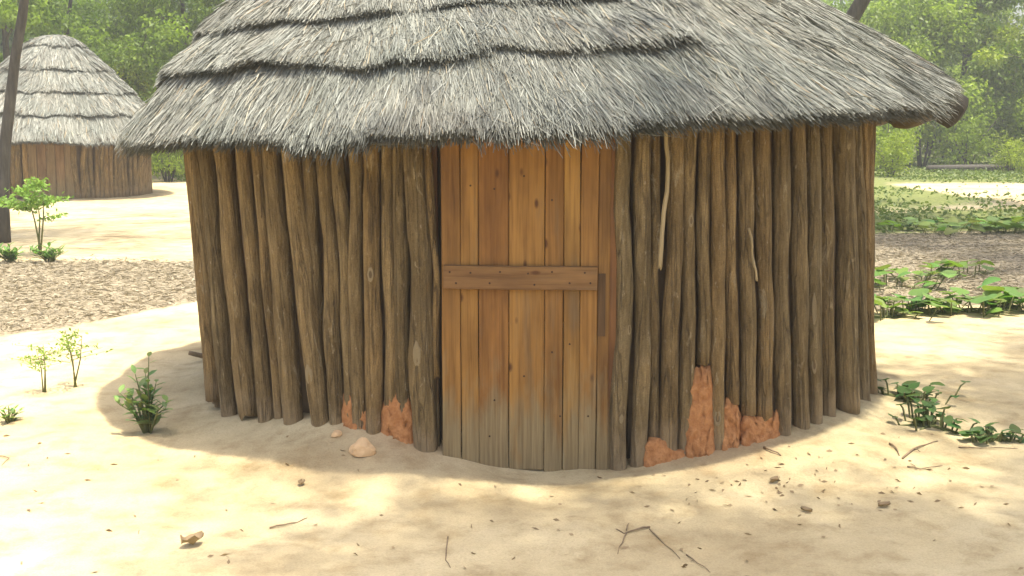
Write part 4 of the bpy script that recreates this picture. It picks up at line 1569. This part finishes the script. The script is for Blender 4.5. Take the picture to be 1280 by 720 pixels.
# ------------------------------------------------------------------ small things on the sand
def twig(paths, label, w=0.006, name='twig'):
    """paths: list of pixel polylines on the ground, the first is the main stem"""
    w *= 0.75
    base = on_ground(*paths[0][0])
    t = thing(name, label, 'twig', base)
    for i, path in enumerate(paths):
        q_ = []
        for k, (x, y) in enumerate(path):
            p = on_ground(x, y)
            q_.append(Vector((p.x, p.y, gz(p.x, p.y) + w * 0.9 + 0.004 * math.sin(k * 2.0 + i))) - base)
        # subdivide with a little unevenness
        r_ = []
        for a_, b_ in zip(q_[:-1], q_[1:]):
            r_ += [a_, a_.lerp(b_, 0.5) + Vector((0.004 * math.sin(a_.x * 70), 0.004 * math.cos(b_.x * 90), 0.003))]
        r_.append(q_[-1])
        n_ = len(r_)
        V, F = tube(r_, [w * (1 - 0.6 * k / (n_ - 1)) * (1 if i == 0 else 0.7) for k in range(n_)], 6, jitter=0.15, rs=rt)
        link('stem' if i == 0 else 'side_shoot', mesh_np('stem' if i == 0 else 'side_shoot', np.array(V), F, M_TWIG), t)
    return t


twig([[(812, 660), (795, 664), (780, 667), (770, 662)], [(783, 668), (778, 680), (772, 693)], [(812, 664), (830, 680), (850, 699)], [(783, 664), (786, 654)]], 'forked dry twig on the sand in front of the door post')
twig([[(858, 694), (872, 706), (888, 716)]], 'short thin twig right of the forked twig', 0.004)
twig([[(560, 672), (558, 688), (557, 700), (563, 710)]], 'thin upright-lying twig below the middle of the door', 0.004)
twig([[(337, 661), (355, 658), (372, 653), (384, 648)]], 'thin brown twig below the left wall poles', 0.005)
twig([[(1128, 574), (1142, 563), (1158, 556), (1172, 552)], [(1142, 563), (1150, 566)]], 'crooked twig beside the dark creeper on the right', 0.007)
twig([[(1134, 584), (1150, 588), (1178, 582)], [(1146, 588), (1138, 580)]], 'forked twig below the crooked twig on the right', 0.005)
twig([[(1112, 556), (1119, 561), (1124, 570)]], 'stubby dark twig left of the crooked twig', 0.008)
twig([[(955, 561), (966, 566), (976, 570)]], 'short thick piece of bark near the orange clay', 0.009)
twig([[(1198, 560), (1225, 562), (1272, 561)]], 'straight thin twig lying beneath the small plant near the right edge', 0.005)
twig([[(-4, 570), (12, 574), (2, 582)]], 'bent pale twig at the left edge', 0.004)
# broken branch stub sticking out of the sand by the left wall
st0, st1 = on_ground(256, 450), None
stub = thing('branch_stub', 'broken dark branch stub beside the left wall pole', 'branch', st0)
e0, e1 = Vector((0.02, 0.0, 0.02)), at_y(236, 441, st0.y - 0.05) - st0
V, F = tube([e0, e0.lerp(e1, 0.5), e1], [0.016, 0.018, 0.015], 8, jitter=0.12, rs=rt)
link('stem', mesh_np('stem', np.array(V), F, M_TWIG), stub)


def rock(px, py, wpx, hpx, label, mat, name='stone', seed=1, cat='stone'):
    p = on_ground(px, py)
    dist = p.length
    w, h = wpx / FPX * dist, hpx / FPX * dist
    import bmesh
    bm = bmesh.new()
    bmesh.ops.create_icosphere(bm, subdivisions=3, radius=1.0)
    for v in bm.verts:
        n_ = noise.noise(v.co * 1.1 + Vector((seed * 3.7, 0, 0))) * 0.38 + noise.noise(v.co * 3 + Vector((0, seed, 0))) * 0.10
        v.co *= 1 + n_
        v.co.x *= w / 2
        v.co.y *= w / 2.6
        v.co.z = max(v.co.z, -0.5) * h / 1.6 + h * 0.22
    me = bpy.data.meshes.new(name)
    bm.to_mesh(me)
    bm.free()
    me.materials.append(mat)
    o = link(name, me, None, p)
    tag(o, label, cat)
    return o


rock(453, 566, 32, 22, 'pale orange stone on the sand at the foot of the left wall', M_STONE, seed=2)
rock(421, 545, 14, 8, 'small clod of earth left of the pale orange stone', M_STONE, 'clod', 5, 'clod')
# crumpled dead leaf in the left foreground
for i, (px, py, s, lab) in enumerate(((241, 682, 0.10, 'crumpled brown dead leaf on the sand in the left foreground'), (377, 606, 0.05, 'small curled dead leaf on the sand below the left wall'),
                                      (1008, 640, 0.05, 'small flat dead leaf in the right foreground'), (968, 603, 0.06, 'largest dead leaf among the crumbs right of the door'),
                                      (1105, 634, 0.055, 'dark dead leaf among the crumbs furthest right'))):
    p = on_ground(px, py)
    rr = random.Random(400 + i)
    V, F = [], []
    n = 9
    for a_ in range(n):
        for b_ in range(5):
            u_, v_ = a_ / (n - 1), b_ / 4 - 0.5
            wdt = math.sin(math.pi * (0.06 + 0.88 * u_)) * 0.62
            V.append(((u_ - 0.5) * s, v_ * wdt * s, s * (0.55 * abs(v_) ** 1.3 + 0.22 * (u_ - 0.4) ** 2 + (0.22 if i == 0 else 0.07) * (noise.noise((u_ * 3, v_ * 3, i)) + 0.4) + 0.06)))
    for a_ in range(n - 1):
        for b_ in range(4):
            k = a_ * 5 + b_
            F.append((k, k + 5, k + 6, k + 1))
    o = link('dead_leaf', mesh_np('dead_leaf', np.array(V), F, M_DEAD, tint=[0.35] * len(V)), None, p, (0, 0, rr.uniform(0, 3)))
    tag(o, lab, 'leaf')

# fallen logs far right
for (xa, ya, xb, yb, w, lab) in ((1160, 215, 1300, 213, 0.10, 'dark fallen log lying across the far end of the clearing'),):
    a_, b_ = on_ground(xa, ya), on_ground(xb, yb)
    t = thing('fallen_log', lab, 'log', a_)
    d_ = b_ - a_
    V, F = tube([Vector((0, 0, w)), d_ * 0.35 + Vector((0, 0.1, w)), d_ * 0.7 + Vector((0, -0.1, w * 1.1)), d_ + Vector((0, 0, w))], [w, w * 1.05, w * 0.9, w * 0.7], 10, jitter=0.1, rs=rt)
    link('trunk', mesh_np('trunk', np.array(V), F, M_BARK), t)

# ------------------------------------------------------------------ haze of the humid air
x0, x1, y0, y1, z0, z1 = -180, 180, -30, 125, -1.2, 14.0
V = [(x, y, z) for z in (z0, z1) for (x, y) in ((x0, y0), (x1, y0), (x1, y1), (x0, y1))]
F = [(3, 2, 1, 0), (4, 5, 6, 7), (0, 1, 5, 4), (1, 2, 6, 5), (2, 3, 7, 6), (3, 0, 4, 7)]
mh = bpy.data.materials.new('haze')
mh.use_nodes = True
nt = mh.node_tree
nt.nodes.clear()
vo = nt.nodes.new('ShaderNodeVolumePrincipled')
vo.inputs['Color'].default_value = (0.97, 0.97, 0.88, 1)
vo.inputs['Density'].default_value = 0.0030
vo.inputs['Anisotropy'].default_value = 0.2
out = nt.nodes.new('ShaderNodeOutputMaterial')
nt.links.new(vo.outputs[0], out.inputs['Volume'])
hz = link('haze', mesh_np('haze', np.array(V, float), F, mh, smooth=False))
tag(hz, 'pale humid haze in the air over the clearing', kind='stuff')
